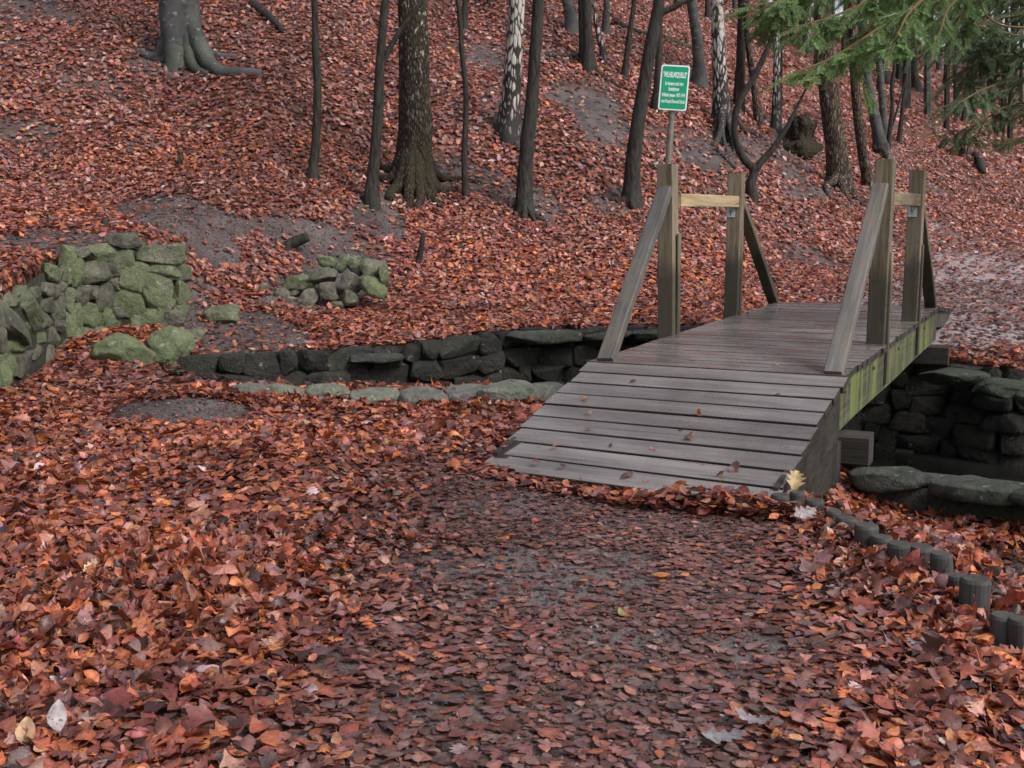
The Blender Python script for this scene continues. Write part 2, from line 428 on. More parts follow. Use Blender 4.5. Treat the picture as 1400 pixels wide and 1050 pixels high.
# ------------------------------------------------------------------ object helpers
ORG = {}
def thing(name, label, cat, loc, group=None):
    o = bpy.data.objects.new(name, None); COL.objects.link(o)
    o.empty_display_size = .2; o.location = loc; ORG[o.name] = Vector(loc)
    o['label'] = label; o['category'] = cat
    if group: o['group'] = group
    return o
class MB:
    def __init__(s): s.v, s.f, s.t, s.l, s.mi, s.n = [], [], [], [], [], 0
    def add(s, v, f, tint=.5, lc=None, mi=0):
        v = np.asarray(v, float).reshape(-1, 3)
        s.v.append(v); s.t.append(np.zeros(len(v))+tint)
        s.l.append(v*0 if lc is None else np.asarray(lc, float).reshape(-1, 3))
        s.f += [tuple(int(i)+s.n for i in q) for q in f]; s.mi += [mi]*len(f); s.n += len(v)
    def box(s, c, ax, half, tint=None, bev=.006, warp=0.0, mi=0, side_mi=None):
        """box with chamfered long edges; ax = three unit axes, the first is the grain direction"""
        c = np.array(c, float); ax = [np.array(a, float) for a in ax]; hx, hy, hz_ = half
        e = min(bev, hy*.6, hz_*.6)
        prof = [(-hy+e, -hz_), (hy-e, -hz_), (hy, -hz_+e), (hy, hz_-e), (hy-e, hz_), (-hy+e, hz_), (-hy, hz_-e), (-hy, -hz_+e)]
        ns = 9 if warp else 2
        off = rng.random(3)*40; vs, lc = [], []
        ph = rng.random(2)*6
        for k in range(ns):
            u = -hx+2*hx*k/(ns-1)
            w1, w2 = warp*math.sin(u*2.1+ph[0])*.6, warp*math.sin(u*1.7+ph[1])
            for (p, q) in prof:
                vs.append(c+ax[0]*u+ax[1]*(p+w1)+ax[2]*(q+w2)); lc.append((u+off[0], p+off[1], q+off[2]))
        f = []
        for k in range(ns-1):
            for j in range(8):
                j2 = (j+1) % 8
                f.append((k*8+j, k*8+j2, (k+1)*8+j2, (k+1)*8+j))
        f.append(tuple(range(7, -1, -1))); f.append(tuple((ns-1)*8+j for j in range(8)))
        s.add(vs, f, rng.random() if tint is None else tint, lc, mi)
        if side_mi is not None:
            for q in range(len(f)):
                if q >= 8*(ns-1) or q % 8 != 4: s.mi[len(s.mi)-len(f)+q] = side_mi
    def build(s, name, mat, parent=None, smooth=False):
        me = bpy.data.meshes.new(name)
        v = np.concatenate(s.v); t = np.concatenate(s.t); l = np.concatenate(s.l)
        org = Vector((0, 0, 0))
        if parent is not None: org = ORG[parent.name]
        else: org = Vector(v.mean(0)); org.z = v[:, 2].min()
        v = v-np.array(org)
        me.from_pydata(v.tolist(), [], s.f)
        for mm in (mat if isinstance(mat, (list, tuple)) else [mat]): me.materials.append(mm)
        if any(s.mi): me.polygons.foreach_set('material_index', s.mi)
        a = me.attributes.new('tint', 'FLOAT', 'POINT'); a.data.foreach_set('value', t.astype('f4'))
        a = me.attributes.new('lc', 'FLOAT_VECTOR', 'POINT'); a.data.foreach_set('vector', l.astype('f4').ravel())
        if smooth: me.polygons.foreach_set('use_smooth', [True]*len(me.polygons))
        me.update()
        o = bpy.data.objects.new(name, me); COL.objects.link(o)
        if parent is not None:
            o.parent = parent; ORG[o.name] = org
        else:
            o.location = org; ORG[o.name] = org
        return o
def tag(o, label, cat, group=None, kind=None):
    if label: o['label'] = label
    if cat: o['category'] = cat
    if group: o['group'] = group
    if kind: o['kind'] = kind
    return o
def structure(o): o['kind'] = 'structure'; return o

def catmull(P, n):
    P = np.array(P, float); k = len(P)
    if k == 2:
        t = np.linspace(0, 1, n)[:, None]; return P[0]*(1-t)+P[1]*t
    Q = np.vstack([2*P[0]-P[1], P, 2*P[-1]-P[-2]])
    out = []
    for u in np.linspace(0, k-1-1e-6, n):
        i = int(u); t = u-i
        p0, p1, p2, p3 = Q[i], Q[i+1], Q[i+2], Q[i+3]
        out.append(.5*((2*p1)+(-p0+p2)*t+(2*p0-5*p1+4*p2-p3)*t*t+(-p0+3*p1-3*p2+p3)*t**3))
    return np.array(out)
def tube(mb, pts, rad, sides=8, rough=.0, seed=0, tint=.5, lobes=None, cap=True, nfreq=5.0):
    pts = np.array(pts, float); rad = np.array(rad, float); n = len(pts)
    tan = np.gradient(pts, axis=0); tan /= np.linalg.norm(tan, axis=1)[:, None]+1e-9
    ref = np.array([1.0, 0, 0]) if abs(tan[0][0]) < .8 else np.array([0, 1.0, 0])
    th = np.linspace(0, 2*math.pi, sides, endpoint=False)
    V = []
    L = np.concatenate([[0], np.cumsum(np.linalg.norm(np.diff(pts, axis=0), axis=1))])
    lc = []
    for k in range(n):
        a = ref-tan[k]*ref.dot(tan[k]); a /= np.linalg.norm(a)+1e-9; b = np.cross(tan[k], a); ref = a
        r = rad[k]*np.ones(sides)
        if lobes is not None: r = r*(1+lobes[k]*(.55*np.cos(3*th+seed)+.45*np.cos(5*th+seed*2.3)))
        ring = pts[k]+np.outer(np.cos(th)*r, a)+np.outer(np.sin(th)*r, b)
        if rough:
            d = vnoise(ring*nfreq+seed*3.7)+.5*vnoise(ring*nfreq*2.3+seed)
            ring = pts[k]+(ring-pts[k])*(1+rough*d)[:, None]
        V.append(ring)
        lc.append(np.stack([np.zeros(sides)+L[k]+seed, np.cos(th)*rad[k], np.sin(th)*rad[k]], 1))
    f = [(k*sides+j, k*sides+(j+1) % sides, (k+1)*sides+(j+1) % sides, (k+1)*sides+j) for k in range(n-1) for j in range(sides)]
    if cap:
        f.append(tuple(range(sides-1, -1, -1))); f.append(tuple((n-1)*sides+j for j in range(sides)))
    mb.add(np.concatenate(V), f, tint, np.concatenate(lc))

ICO = {}
for lev in (2, 3, 4, 5):
    bm = bmesh.new(); bmesh.ops.create_icosphere(bm, subdivisions=lev, radius=1)
    ICO[lev] = (np.array([v.co[:] for v in bm.verts]), [tuple(v.index for v in f.verts) for f in bm.faces]); bm.free()
def rock(mb, c, ax, half, seed, lev=3, boxy=.5, facets=7, rough=.08, tint=None):
    p, f = ICO[lev]; r = np.random.default_rng(seed)
    q = np.sign(p)*np.abs(p)**(1-.5*boxy); q /= np.max(np.abs(q), axis=0)
    for _ in range(facets):
        nv = r.normal(size=3); nv /= np.linalg.norm(nv); cc = r.uniform(.62, .92)
        d = np.maximum(q@nv-cc, 0); q = q-np.outer(d*.85, nv)
    q = q*(1+rough*vnoise(q*2.2+seed*1.3)+rough*.45*vnoise(q*5.5+seed))[:, None]
    v = np.array(c)+np.outer(q[:, 0]*half[0], ax[0])+np.outer(q[:, 1]*half[1], ax[1])+np.outer(q[:, 2]*half[2], ax[2])
    mb.add(v, f, r.random() if tint is None else tint)

# ------------------------------------------------------------------ masks of the forest floor (bare earth, trodden path, gravel)
BARE = [(268, 412, 30, 40, 0, .8), (440, 395, 105, 34, -8, .9), (255, 300, 95, 32, 12, 1.), (290, 340, 45, 28, 20, 1.), (440, 335, 105, 30, 20, 1.), (520, 300, 45, 30, 30, 1.), (335, 462, 85, 42, 5, 1.),
        (262, 440, 34, 30, 0, .7), (735, 280, 36, 26, 20, .9), (660, 245, 55, 22, 25, .8), (665, 80, 60, 13, 15, .8), (805, 150, 70, 26, 38, 1.), (690, 150, 40, 35, 0, .6),
        (845, 275, 35, 14, 0, .9), (265, 562, 95, 20, 0, 1.1), (90, 335, 110, 18, 0, .9), (35, 185, 60, 25, 10, .6), (120, 115, 60, 18, 10, .5),
        (50, 15, 80, 22, 10, .7), (775, 790, 110, 42, 0, .75), (590, 770, 60, 24, 0, .6), (250, 985, 50, 28, 0, .8), (1040, 890, 70, 25, 0, .7), (420, 770, 70, 34, 0, .55),
        (1085, 205, 36, 40, 0, .8), (1375, 800, 60, 40, 30, .9), (990, 205, 70, 26, 0, .9), (1110, 262, 34, 10, 0, .9), (700, 690, 90, 20, 0, .4), (450, 900, 60, 22, 0, .5),
        (640, 960, 80, 24, 0, .45), (850, 880, 70, 22, 0, .5), (820, 115, 40, 10, 20, .6), (925, 185, 70, 10, 0, .6), (330, 1010, 70, 22, 0, .5), (160, 200, 40, 10, 0, .5), (1290, 300, 20, 10, 0, .5),
        (560, 250, 60, 36, 0, .9), (245, 85, 60, 25, 0, .7)]
def masks(x, y, z):
    px, py = project(x, y, z)
    nz = n2(x, y, 1.1, 21)*.35+n2(x, y, 3.3, 22)*.28+n2(x, y, 8.0, 23)*.16
    bare = np.zeros(np.shape(x))
    for (cx, cy, rx, ry, ang, s) in BARE:
        a = math.radians(ang); dx, dy = px-cx, py-cy
        u = (dx*math.cos(a)+dy*math.sin(a))/rx; v = (-dx*math.sin(a)+dy*math.cos(a))/ry
        bare = np.maximum(bare, s*sstep(1.12, .85, np.hypot(u, v)+nz*1.05))
    gen = n2(x, y, .55, 24)+.6*n2(x, y, 1.7, 25)
    bare = np.maximum(bare, sstep(.5, .9, gen)*.8*sstep(13, 16, y))
    # trodden way from below the picture to the ramp
    cx = .12+.12*(y-3)
    trod = np.exp(-((x-cx)/(.80+.10*(y-3)))**4)*sstep(7.4, 6.2, y)
    trod = np.clip(trod+nz*.35*(trod > .05), 0, 1)
    dp = seg_dist(x, y, PATH_FAR)
    wid = 1.7+.09*(y-13)
    path = sstep(1.15, .6, dp/wid+nz*.5)*(y > 12.6)*sstep(27, 19, y+nz*6)
    return bare, trod, path

# ------------------------------------------------------------------ ground sheet
def axis(lo, hi, step, far_lo, far_hi, growth=1.16):
    mid = list(np.arange(lo, hi+step/2, step)); a, s = [], step
    v = lo
    while v > far_lo: s *= growth; v -= s; a.append(v)
    b, s, v = [], step, hi
    while v < far_hi: s *= growth; v += s; b.append(v)
    return np.array(a[::-1]+mid+b)
gx = axis(-6.5, 7.0, .07, -400, 400, 1.12); gy = axis(.5, 17.0, .07, -300, 600, 1.09)
GX, GY = np.meshgrid(gx, gy); GZ = height(GX, GY)
nxg, nyg = len(gx), len(gy)
co = np.stack([GX, GY, GZ], -1).reshape(-1, 3)
idx = np.arange(nxg*nyg).reshape(nyg, nxg)
quads = np.stack([idx[:-1, :-1], idx[:-1, 1:], idx[1:, 1:], idx[1:, :-1]], -1).reshape(-1, 4)
def fast_mesh(name, co, faces, attrs=(), color=None, smooth=False):
    """faces: (n,k) array"""
    me = bpy.data.meshes.new(name)
    n, k = faces.shape
    me.vertices.add(len(co)); me.vertices.foreach_set('co', co.astype('f4').ravel())
    me.loops.add(n*k); me.loops.foreach_set('vertex_index', faces.astype('i4').ravel())
    me.polygons.add(n); me.polygons.foreach_set('loop_start', np.arange(0, n*k, k, dtype='i4'))
    if smooth: me.polygons.foreach_set('use_smooth', np.ones(n, bool))
    for nm, val in attrs:
        a = me.attributes.new(nm, 'FLOAT', 'POINT'); a.data.foreach_set('value', val.astype('f4').ravel())
    if color is not None:
        a = me.attributes.new('tone', 'FLOAT_COLOR', 'POINT'); a.data.foreach_set('color', color.astype('f4').ravel())
    me.update(calc_edges=True); me.validate()
    return me
bare, trod, path = masks(co[:, 0], co[:, 1], co[:, 2])
insC = inside(co[:, 0], co[:, 1], CHANNEL)
litter = np.clip(1-bare*1.2-.35*trod, 0, 1)*(~insC)
me = fast_mesh('ground', co, quads, [('litter', litter), ('gravel', np.maximum(path*.72, trod*.16)), ('mud', insC*1.0)], smooth=True)
me.materials.append(M['ground'])
go = bpy.data.objects.new('ground', me); COL.objects.link(go); structure(go)
#--SPLIT1--
# ------------------------------------------------------------------ the footbridge
TH = .453
BE = np.array([math.sin(TH), math.cos(TH), 0]); BN = np.array([math.cos(TH), -math.sin(TH), 0]); UP = np.array([0, 0, 1.0])
B0 = np.array([.5504, 8.0099, 0]); BW, BL, DZ = 1.7555, 5.79, .42
def BP(a, b, z): return B0+BE*a+BN*b+UP*z
bridge = thing('footbridge', 'wooden plank footbridge with a sloping ramp and two pairs of posts across the walled creek', 'bridge', tuple(BP(BL/2, BW/2, DZ)))
mb = MB(); n = 32; st = BL/n
for k in range(n):
    a = (k+.5)*st; j0, j1 = rng.normal(0, .006, 2)
    mb.box(BP(a, (BW+j0+j1)/2-.005, DZ-.0225+rng.normal(0, .0006)), (BN, BE, UP), (BW/2+.005+(j1-j0)/2, st/2-rng.uniform(.006, .0095), .0225), warp=.0012, bev=.003, side_mi=1, tint=.38+.24*rng.random())  # board sides take the dark timber: shade in the gaps put into colour
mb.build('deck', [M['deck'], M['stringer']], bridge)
def ramp(mb, L0, L1, R0, R1, n):
    """boards laid from the edge L0-R0 to the edge L1-R1"""
    L0, L1, R0, R1 = (np.array(q, float) for q in (L0, L1, R0, R1))
    t = (L1+R1-L0-R0); st = np.linalg.norm(t)/2/n; t /= np.linalg.norm(t); nn = np.cross(BN, t); nn = nn if nn[2] > 0 else -nn
    for k in range(n):
        f = (k+.5)/n; p, q = L0+(L1-L0)*f, R0+(R1-R0)*f; w = q-p; W = np.linalg.norm(w); w /= W
        n_ = np.cross(w, t); n_ = n_ if n_[2] > 0 else -n_; n_ /= np.linalg.norm(n_); tt = np.cross(n_, w)
        j0, j1 = rng.normal(0, .008, 2)
        mb.box((p+q)/2-n_*(.0225+rng.normal(0, .0006))+w*(j0+j1)/2, (w, tt, n_), (W/2+.005+(j1-j0)/2, st/2-rng.uniform(.009, .013), .0225), warp=.0012, bev=.003, side_mi=1, tint=.38+.24*rng.random())  # dark sides again, painting shade between the ramp boards
    return t, nn
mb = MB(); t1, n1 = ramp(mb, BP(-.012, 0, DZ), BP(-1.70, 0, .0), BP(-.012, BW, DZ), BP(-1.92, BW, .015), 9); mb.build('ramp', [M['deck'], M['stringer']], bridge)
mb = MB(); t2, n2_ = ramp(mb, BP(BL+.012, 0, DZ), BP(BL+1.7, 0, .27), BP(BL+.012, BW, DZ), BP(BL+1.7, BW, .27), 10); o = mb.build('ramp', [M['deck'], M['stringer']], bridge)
for b in (.07, BW-.07):
    mb = MB(); mb.box(BP(BL/2, b, DZ-.047-.16), (BE, BN, UP), (BL/2+.0, .05, .16), warp=.004); o = mb.build('side_beam', M['beam'], bridge)
mb = MB(); mb.box(BP(BL/2, BW/2, DZ-.047-.14), (BE, BN, UP), (BL/2-.1, .06, .14)); mb.build('middle_beam', M['stringer'], bridge)
for b in (.075, BW-.075):
    for (a0, z0, tt, nn, L) in ((-.11, DZ, t1, n1, 1.5), (BL+.02, DZ, t2, n2_, 1.62)):
        mb = MB(); c = BP(a0, b, z0)+tt*L/2-nn*.137
        mb.box(c, (tt, BN, nn), (L/2, .045, .09), warp=.004); mb.build('ramp_stringer', M['stringer'], bridge)
    mb = MB(); mb.box(BP(-.06, b, .16), (UP, BN, BE), (.205, .058, .05)); mb.build('corner_timber', M['stringer'], bridge)
for b in (.03, BW-.028):
    # the dark board that closes the side of the ramp down to the ground
    pr = [(-.13, DZ-.15), (-1.55 if b < 1 else -1.74, .07), (-1.55 if b < 1 else -1.74, -.12), (-.13, -.55)]
    mb = MB(); mb.add([BP(a, b-.014, z) for a, z in pr]+[BP(a, b+.014, z) for a, z in pr], [(0, 1, 2, 3), (7, 6, 5, 4)]+[(k, k+4, (k+1) % 4+4, (k+1) % 4) for k in range(4)], .4,
                      [(a*3, z, 0) for a, z in pr]*2)
    mb.build('ramp_side_board', M['stringer'], bridge)
for k, (a, z0) in enumerate(((.10, -.06), (5.28, -.045))):
    mb = MB(); mb.box(BP(a, BW/2+.04, z0), (BN, BE, UP), (BW/2+.13, .10, .10), bev=.015, warp=.005); mb.build('bearing_block', M['stringer'], bridge)
for k in range(5):
    b = BW-.03-.125*k
    mb = MB(); tube(mb, [BP(-.19+.03*rng.random(), b, -.75), BP(-.17, b, .02+.04*rng.random())], [.062, .058], 10, .06, k); mb.build('support_pile', M['stringer'], bridge)
for (s, z) in ((.55, .0), (.95, .0), (1.3, 0)):
    mb = MB(); c = BP(-.012, BW-.025, DZ)+t1*s-n1*.075
    mb.box(c, (n1, t1, BN), (.04, .018, .004), bev=.002); mb.build('bracket', M['pole'], bridge)
POSTS = {}
for side, b0 in (('l', -.127), ('r', 1.597)):
    for k, a0 in enumerate((1.85, 3.91)):
        lean = BE*0 + BN*(-.028 if side == 'l' and k == 0 else 0.012)
        zb = .16 if side == 'l' else DZ-.01
        ztop = DZ+1.435-(.02 if k else 0)
        h = (ztop-zb)/2
        ax0 = UP+lean/1.4; ax0 /= np.linalg.norm(ax0)
        ax1 = BN-ax0*ax0.dot(BN); ax1 /= np.linalg.norm(ax1)
        ax2 = np.cross(ax0, ax1)
        c = BP(a0+.075, b0+.072, (zb+ztop)/2)+lean*.5
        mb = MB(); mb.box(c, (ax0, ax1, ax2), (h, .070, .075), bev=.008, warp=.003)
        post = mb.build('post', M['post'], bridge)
        POSTS[side, k] = (post, a0, b0)
        mb = MB()
        if side == 'l': mb.box(BP(a0+.10, b0+.148, DZ+.43), (UP, BN, BE), (.43, .009, .035), bev=.003)
        else: mb.box(BP(a0+.085, BW-.004, DZ+.20), (UP, BN, BE), (.52, .011, .04), bev=.003)
        mb.build('side_board', M['post'], post)
for b, mt in ((-.012, 'rail_new'), (1.70, 'rail_old')):
    mb = MB(); mb.box(BP(2.955, b, DZ+1.135), (BE, BN, UP), (.953, .026, .056), warp=.003); mb.build('rail', M[mt], bridge)
def brace(p, q, mat):
    p, q = np.array(p), np.array(q); d = q-p; L = np.linalg.norm(d); t = d/L
    s = BN-t*t.dot(BN); s /= np.linalg.norm(s); u = np.cross(t, s)
    mb = MB(); mb.box((p+q)/2, (t, s, u), (L/2, .058, .04), bev=.006, warp=.004); return mb.build('brace', mat, bridge)
brace(BP(.05, .10, DZ-.01), BP(1.83, -.075, DZ+1.22), M['brace'])
brace(BP(.05, 1.675, DZ-.01), BP(1.83, 1.665, DZ+1.22), M['brace'])
brace(BP(5.74, -.03, DZ-.01), BP(4.07, -.06, DZ+1.2), M['post'])
brace(BP(5.74, 1.68, DZ-.01), BP(4.07, 1.67, DZ+1.2), M['post'])
for side, b in (('l', -.07), ('r', 1.655)):
    post = POSTS[side, 1][0]
    mb = MB(); c = BP(3.903, b, DZ+1.035)
    mb.box(c, (UP, BN, BE), (.052, .042, .003), bev=.003)
    pl = mb.build('trail_marker', M['white_dirty'], post)
    pl['label'] = 'small white trail plate with a dark mark'
    # its dark painted mark: a forked stroke and a dot
    fr = c-BE*.0045
    for (u0, v0, u1, v1, w) in ((-.012, .046, -.004, -.012, .007), (.026, .046, .0, -.012, .006), (-.012, .046, .012, .036, .005)):
        p, q = fr+BN*u0+UP*v0, fr+BN*u1+UP*v1; d = q-p; L = np.linalg.norm(d); t = d/L
        mb2 = MB(); mb2.box((p+q)/2, (t, np.cross(t, BE), BE), (L/2, w/2, .001), bev=.0005)
        if u0 == -.012 and v1 < 0: acc = mb2
        else:
            for vv, ff in ((mb2.v[0], mb2.f),): acc.add(vv, ff)
    p = fr-UP*.026; acc.box(p, (UP, BN, BE), (.005, .005, .001), bev=.002)
    # the mark belongs to the plate: joined into the same mesh with its own colour
    me = pl.data; base = len(me.vertices)
    vs = [v.co[:] for v in me.vertices]; fs = [tuple(f.vertices) for f in me.polygons]
    av = np.concatenate(acc.v)-np.array(ORG[post.name])
    me2 = bpy.data.meshes.new('trail_marker'); me2.from_pydata(vs+av.tolist(), [], fs+[tuple(i+base for i in f) for f in acc.f])
    me2.materials.append(M['white_dirty']); me2.materials.append(M['mark'])
    me2.polygons.foreach_set('material_index', [0]*len(fs)+[1]*len(acc.f)); me2.update(); pl.data = me2
# bolts on the side beam
for a in (.12, 1.35, 2.7, 4.6):
    mb = MB(); p = BP(a, BW-.02, DZ-.12); tube(mb, [p, p+BN*.012], [.014, .012], 8); mb.build('bolt', M['iron'], bridge)

# ------------------------------------------------------------------ the green sign behind the near post
spos = at_depth(921.5, 120, 9.86)
srot = math.radians(4.3)
SX = np.array([math.cos(srot), 0, -math.sin(srot)]); SZ = np.array([math.sin(srot), 0, math.cos(srot)]); SY = np.array([0, 1.0, 0])
yaw = math.radians(-8)
Rm = np.array([[math.cos(yaw), -math.sin(yaw), 0], [math.sin(yaw), math.cos(yaw), 0], [0, 0, 1]])
SX, SZ, SY = Rm@SX, Rm@SZ, Rm@SY
sc_ = np.array(spos)
pole_foot = at_depth(912.5, 236, 9.92)
sign = thing('information_sign', 'small green sign with white lettering and border on a thin pole above the bridge post', 'sign', (pole_foot.x, pole_foot.y, .55))
def rounded(mb, c, hw, hh, r, th, mi=0):
    pts = []
    for (cx, cz, a0) in ((hw-r, hh-r, 0), (-hw+r, hh-r, 90), (-hw+r, -hh+r, 180), (hw-r, -hh+r, 270)):
        for k in range(7):
            a = math.radians(a0+15*k); pts.append((cx+r*math.cos(a), cz+r*math.sin(a)))
    nn = len(pts); V = [c+SX*p+SZ*q-SY*th for p, q in pts]+[c+SX*p+SZ*q for p, q in pts]
    mb.add(V, [tuple(range(nn)), tuple(range(2*nn-1, nn-1, -1))]+[(k, k+nn, (k+1) % nn+nn, (k+1) % nn) for k in range(nn)], mi=mi)
mb = MB(); rounded(mb, sc_, .119, .184, .02, .003); panel = mb.build('panel', M['white'], sign)
mb = MB(); rounded(mb, sc_-SY*.0032, .108, .173, .014, .0015); mb.build('green_face', M['sign_green'], panel)
def text_mesh(s, size, cx, cz, width, bold=.0):
    cu = bpy.data.curves.new('lettering', 'FONT'); cu.body = s; cu.size = size; cu.align_x = 'CENTER'; cu.align_y = 'CENTER'
    cu.extrude = .0006; cu.offset = bold
    ob = bpy.data.objects.new('lettering', cu); COL.objects.link(ob)
    dg = bpy.context.evaluated_depsgraph_get(); dg.update()
    me = ob.evaluated_get(dg).to_mesh()
    v = np.array([p.co[:] for p in me.vertices]); f = [tuple(p.vertices) for p in me.polygons]
    ob.evaluated_get(dg).to_mesh_clear(); bpy.data.objects.remove(ob); bpy.data.curves.remove(cu)
    v[:, 0] *= width/(v[:, 0].max()-v[:, 0].min())
    return sc_-SY*.0056+np.outer(v[:, 0]+cx, SX)+np.outer(v[:, 1]+cz, SZ)-np.outer(v[:, 2], SY), f
for (s, size, cz, w, bold) in (('"WILHELMSQUELLE"', .062, .103, .196, .0014), ('So benannt nach dem', .042, .032, .152, .0008), ('Stadtgärtner', .042, -.012, .09, .0008),
                               ('Wilhelm Jensen 1907-1919', .042, -.062, .194, .0008), ('vom Freund Emanuel Schulz', .042, -.113, .2, .0008)):
    v, f = text_mesh(s, size, 0, cz, w, bold); mb = MB(); mb.add(v, f); mb.build('lettering', M['white'], panel)
mb = MB(); top = sc_+SY*.03-SZ*.05
foot = np.array(pole_foot); foot2 = foot+(foot-top)/np.linalg.norm(foot-top)*.9
tube(mb, [foot2, foot, top], [.027, .027, .025], 12); mb.build('pole', M['pole'], sign)
mb = MB(); mb.box(sc_+SY*.002-SZ*.03, (SX, SZ, SY), (.05, .02, .006)); mb.build('clamp', M['pole'], sign)

# ------------------------------------------------------------------ rubble retaining wall on the left
def ray_wall(px, py):
    dx, dy, dz = ray(px, py); best = None
    for k in range(len(WALL_LINE)-1):
        ax, ay = WALL_LINE[k]; bx, by = WALL_LINE[k+1]
        den = dx*(by-ay)-dy*(bx-ax)
        if abs(den) < 1e-9: continue
        t = (ax*(by-ay)-ay*(bx-ax))/den
        u = (dx*t-ax)/(bx-ax) if abs(bx-ax) > abs(by-ay) else (dy*t-ay)/(by-ay)
        if t > 0 and -.02 <= u <= 1.02 and (best is None or t < best[0]): best = (t, k)
    if best is None: return None
    t, k = best; ax, ay = WALL_LINE[k]; bx, by = WALL_LINE[k+1]
    T = np.array([bx-ax, by-ay, 0]); T /= np.linalg.norm(T); Nn = np.array([T[1], -T[0], 0])
    view = np.array([dx, dy, 0]); view /= np.linalg.norm(view)
    return np.array([dx*t, dy*t, EYE+dz*t]), T, Nn, abs(view.dot(Nn)), t
STONES = [(750, 125, 170, 70, 0), (950, 205, 220, 110, 0), (975, 300, 170, 75, 0), (620, 200, 190, 90, 0), (740, 245, 130, 100, -20), (565, 305, 160, 110, -10), (465, 310, 75, 150, 0),
          (405, 280, 55, 180, 0), (820, 330, 140, 150, 10), (690, 375, 70, 60, 20), (930, 430, 160, 180, -10), (550, 440, 70, 70, 0), (640, 460, 115, 140, 0), (775, 480, 145, 165, 10),
          (475, 460, 95, 95, 0), (460, 205, 80, 60, -20), (530, 560, 105, 115, 20), (670, 625, 130, 105, 30), (900, 575, 120, 90, 0), (985, 515, 110, 85, -30), (1035, 595, 110, 95, 20),
          (815, 625, 95, 90, 20), (705, 555, 60, 50, 0), (448, 610, 65, 160, -10), (392, 620, 55, 130, 0), (402, 490, 50, 130, 0), (355, 480, 45, 150, 5), (440, 720, 85, 105, -20),
          (520, 700, 85, 100, 0), (590, 690, 70, 70, 0), (310, 330, 95, 85, 10), (368, 340, 35, 110, 0), (290, 420, 110, 85, 10), (190, 430, 95, 65, 0), (150, 540, 140, 170, 30),
          (60, 490, 85, 70, 10), (250, 610, 105, 110, 0), (255, 520, 75, 80, 0), (320, 530, 75, 110, 0), (200, 700, 95, 95, 10), (290, 700, 75, 100, 0), (330, 620, 75, 90, 0),
          (115, 740, 85, 85, 0), (265, 815, 110, 125, -20), (110, 850, 180, 140, 0), (40, 640, 125, 135, 20), (190, 785, 95, 75, 0), (370, 760, 65, 70, 0), (690, 300, 70, 60, 0),
          (880, 390, 50, 60, 0), (60, 760, 90, 100, 0), (30, 860, 90, 120, 0), (-60, 560, 130, 150, 0), (-60, 740, 130, 150, 10), (-70, 900, 140, 140, 0), (-160, 680, 120, 160, 0), (-170, 860, 140, 150, 0),
          (720, 700, 110, 70, 0), (860, 690, 90, 70, 0), (960, 640, 90, 70, 0), (140, 640, 90, 70, 0), (20, 570, 80, 60, 0), (340, 400, 50, 60, 0), (1075, 320, 90, 110, 0), (1080, 430, 90, 110, 0), (1080, 540, 90, 100, 0)]
wall = thing('rubble_wall', 'mossy green rubble retaining wall curving round the foot of the slope', 'stone wall', (-4.4, 11.5, hz(-4.2, 11.6)))
mbs = MB(); caps = []
for k, (cx, cy, w, h, ang) in enumerate(STONES):
    r = ray_wall(cx/4.375, 300+cy/4.375)
    if r is None: continue
    p, T, Nn, cosv, t = r
    ww = w/4.375*t/FOC/2/max(cosv, .38)*1.22; hh = h/4.375*t/FOC/2*1.22
    a = math.radians(-ang); A1 = T*math.cos(a)+UP*math.sin(a); A2 = -T*math.sin(a)+UP*math.cos(a)
    tgt = MB() if k in (0, 1, 3, 45) else mbs
    rock(tgt, p+Nn*.0, (A1, A2, Nn), (ww*1.12, hh*1.12, .07+.025*rng.random()+(.07 if k in (45, 34) else 0)), 100+k, 4, 1.15, 9, .07)
    if tgt is not mbs: tgt.build('capstone', M['rubble'], wall, smooth=False)
rs_w = np.random.default_rng(23)
T_ = np.array([WALL_LINE[1][0]-WALL_LINE[0][0], WALL_LINE[1][1]-WALL_LINE[0][1], 0]); T_ /= np.linalg.norm(T_); N_ = np.array([T_[1], -T_[0], 0])
for row in range(5):                                       # the wall runs on towards the viewer, beyond the picture's left edge
    y = 6.0+rs_w.uniform(0, .2)
    while y < 9.35:
        wd = rs_w.uniform(.18, .42); x = WALL_LINE[0][0]+(y-6)*T_[0]/T_[1]; zt = hz(x-.3, y)
        z = zt-.1-row*.2
        if z > hz(x+.3, y)-.2: rock(mbs, np.array([x, y+wd/2, z]), (T_, UP, N_), (wd*.56, .125, .09), int(rs_w.integers(1e6)), 3, 1.1, 8, .07)
        y += wd
mbs.build('masonry', M['rubble'], wall)
# mortar core behind the stones, its top just under the bank
mb = MB(); V, F = [], []
line = catmull([(p[0], p[1], 0) for p in WALL_LINE[:-1]], 46)
tn = np.gradient(line, axis=0); tn /= np.linalg.norm(tn, axis=1)[:, None]
for k, (p, t) in enumerate(zip(line, tn)):
    nn = np.array([t[1], -t[0], 0]); zt = hz(*(p-nn*.3)[:2])-.09; zb = min(hz(*(p+nn*.25)[:2]), .2)-.25
    for j in range(9):
        z = zb+(zt-zb)*j/8; q = p+nn*(.015+.03*(1-j/8)); q = q+nn*.03*vnoise(np.array([[q[0]*5, q[1]*5, z*5]]))[0]
        V.append((q[0], q[1], z))
    q = p-nn*.10; V.append((q[0], q[1], zt-.06))
for k in range(len(line)-1):
    for j in range(9): F.append((k*10+j, (k+1)*10+j, (k+1)*10+j+1, k*10+j+1))
mb.add(V, F); mb.build('mortar', M['mortar'], wall, smooth=True)

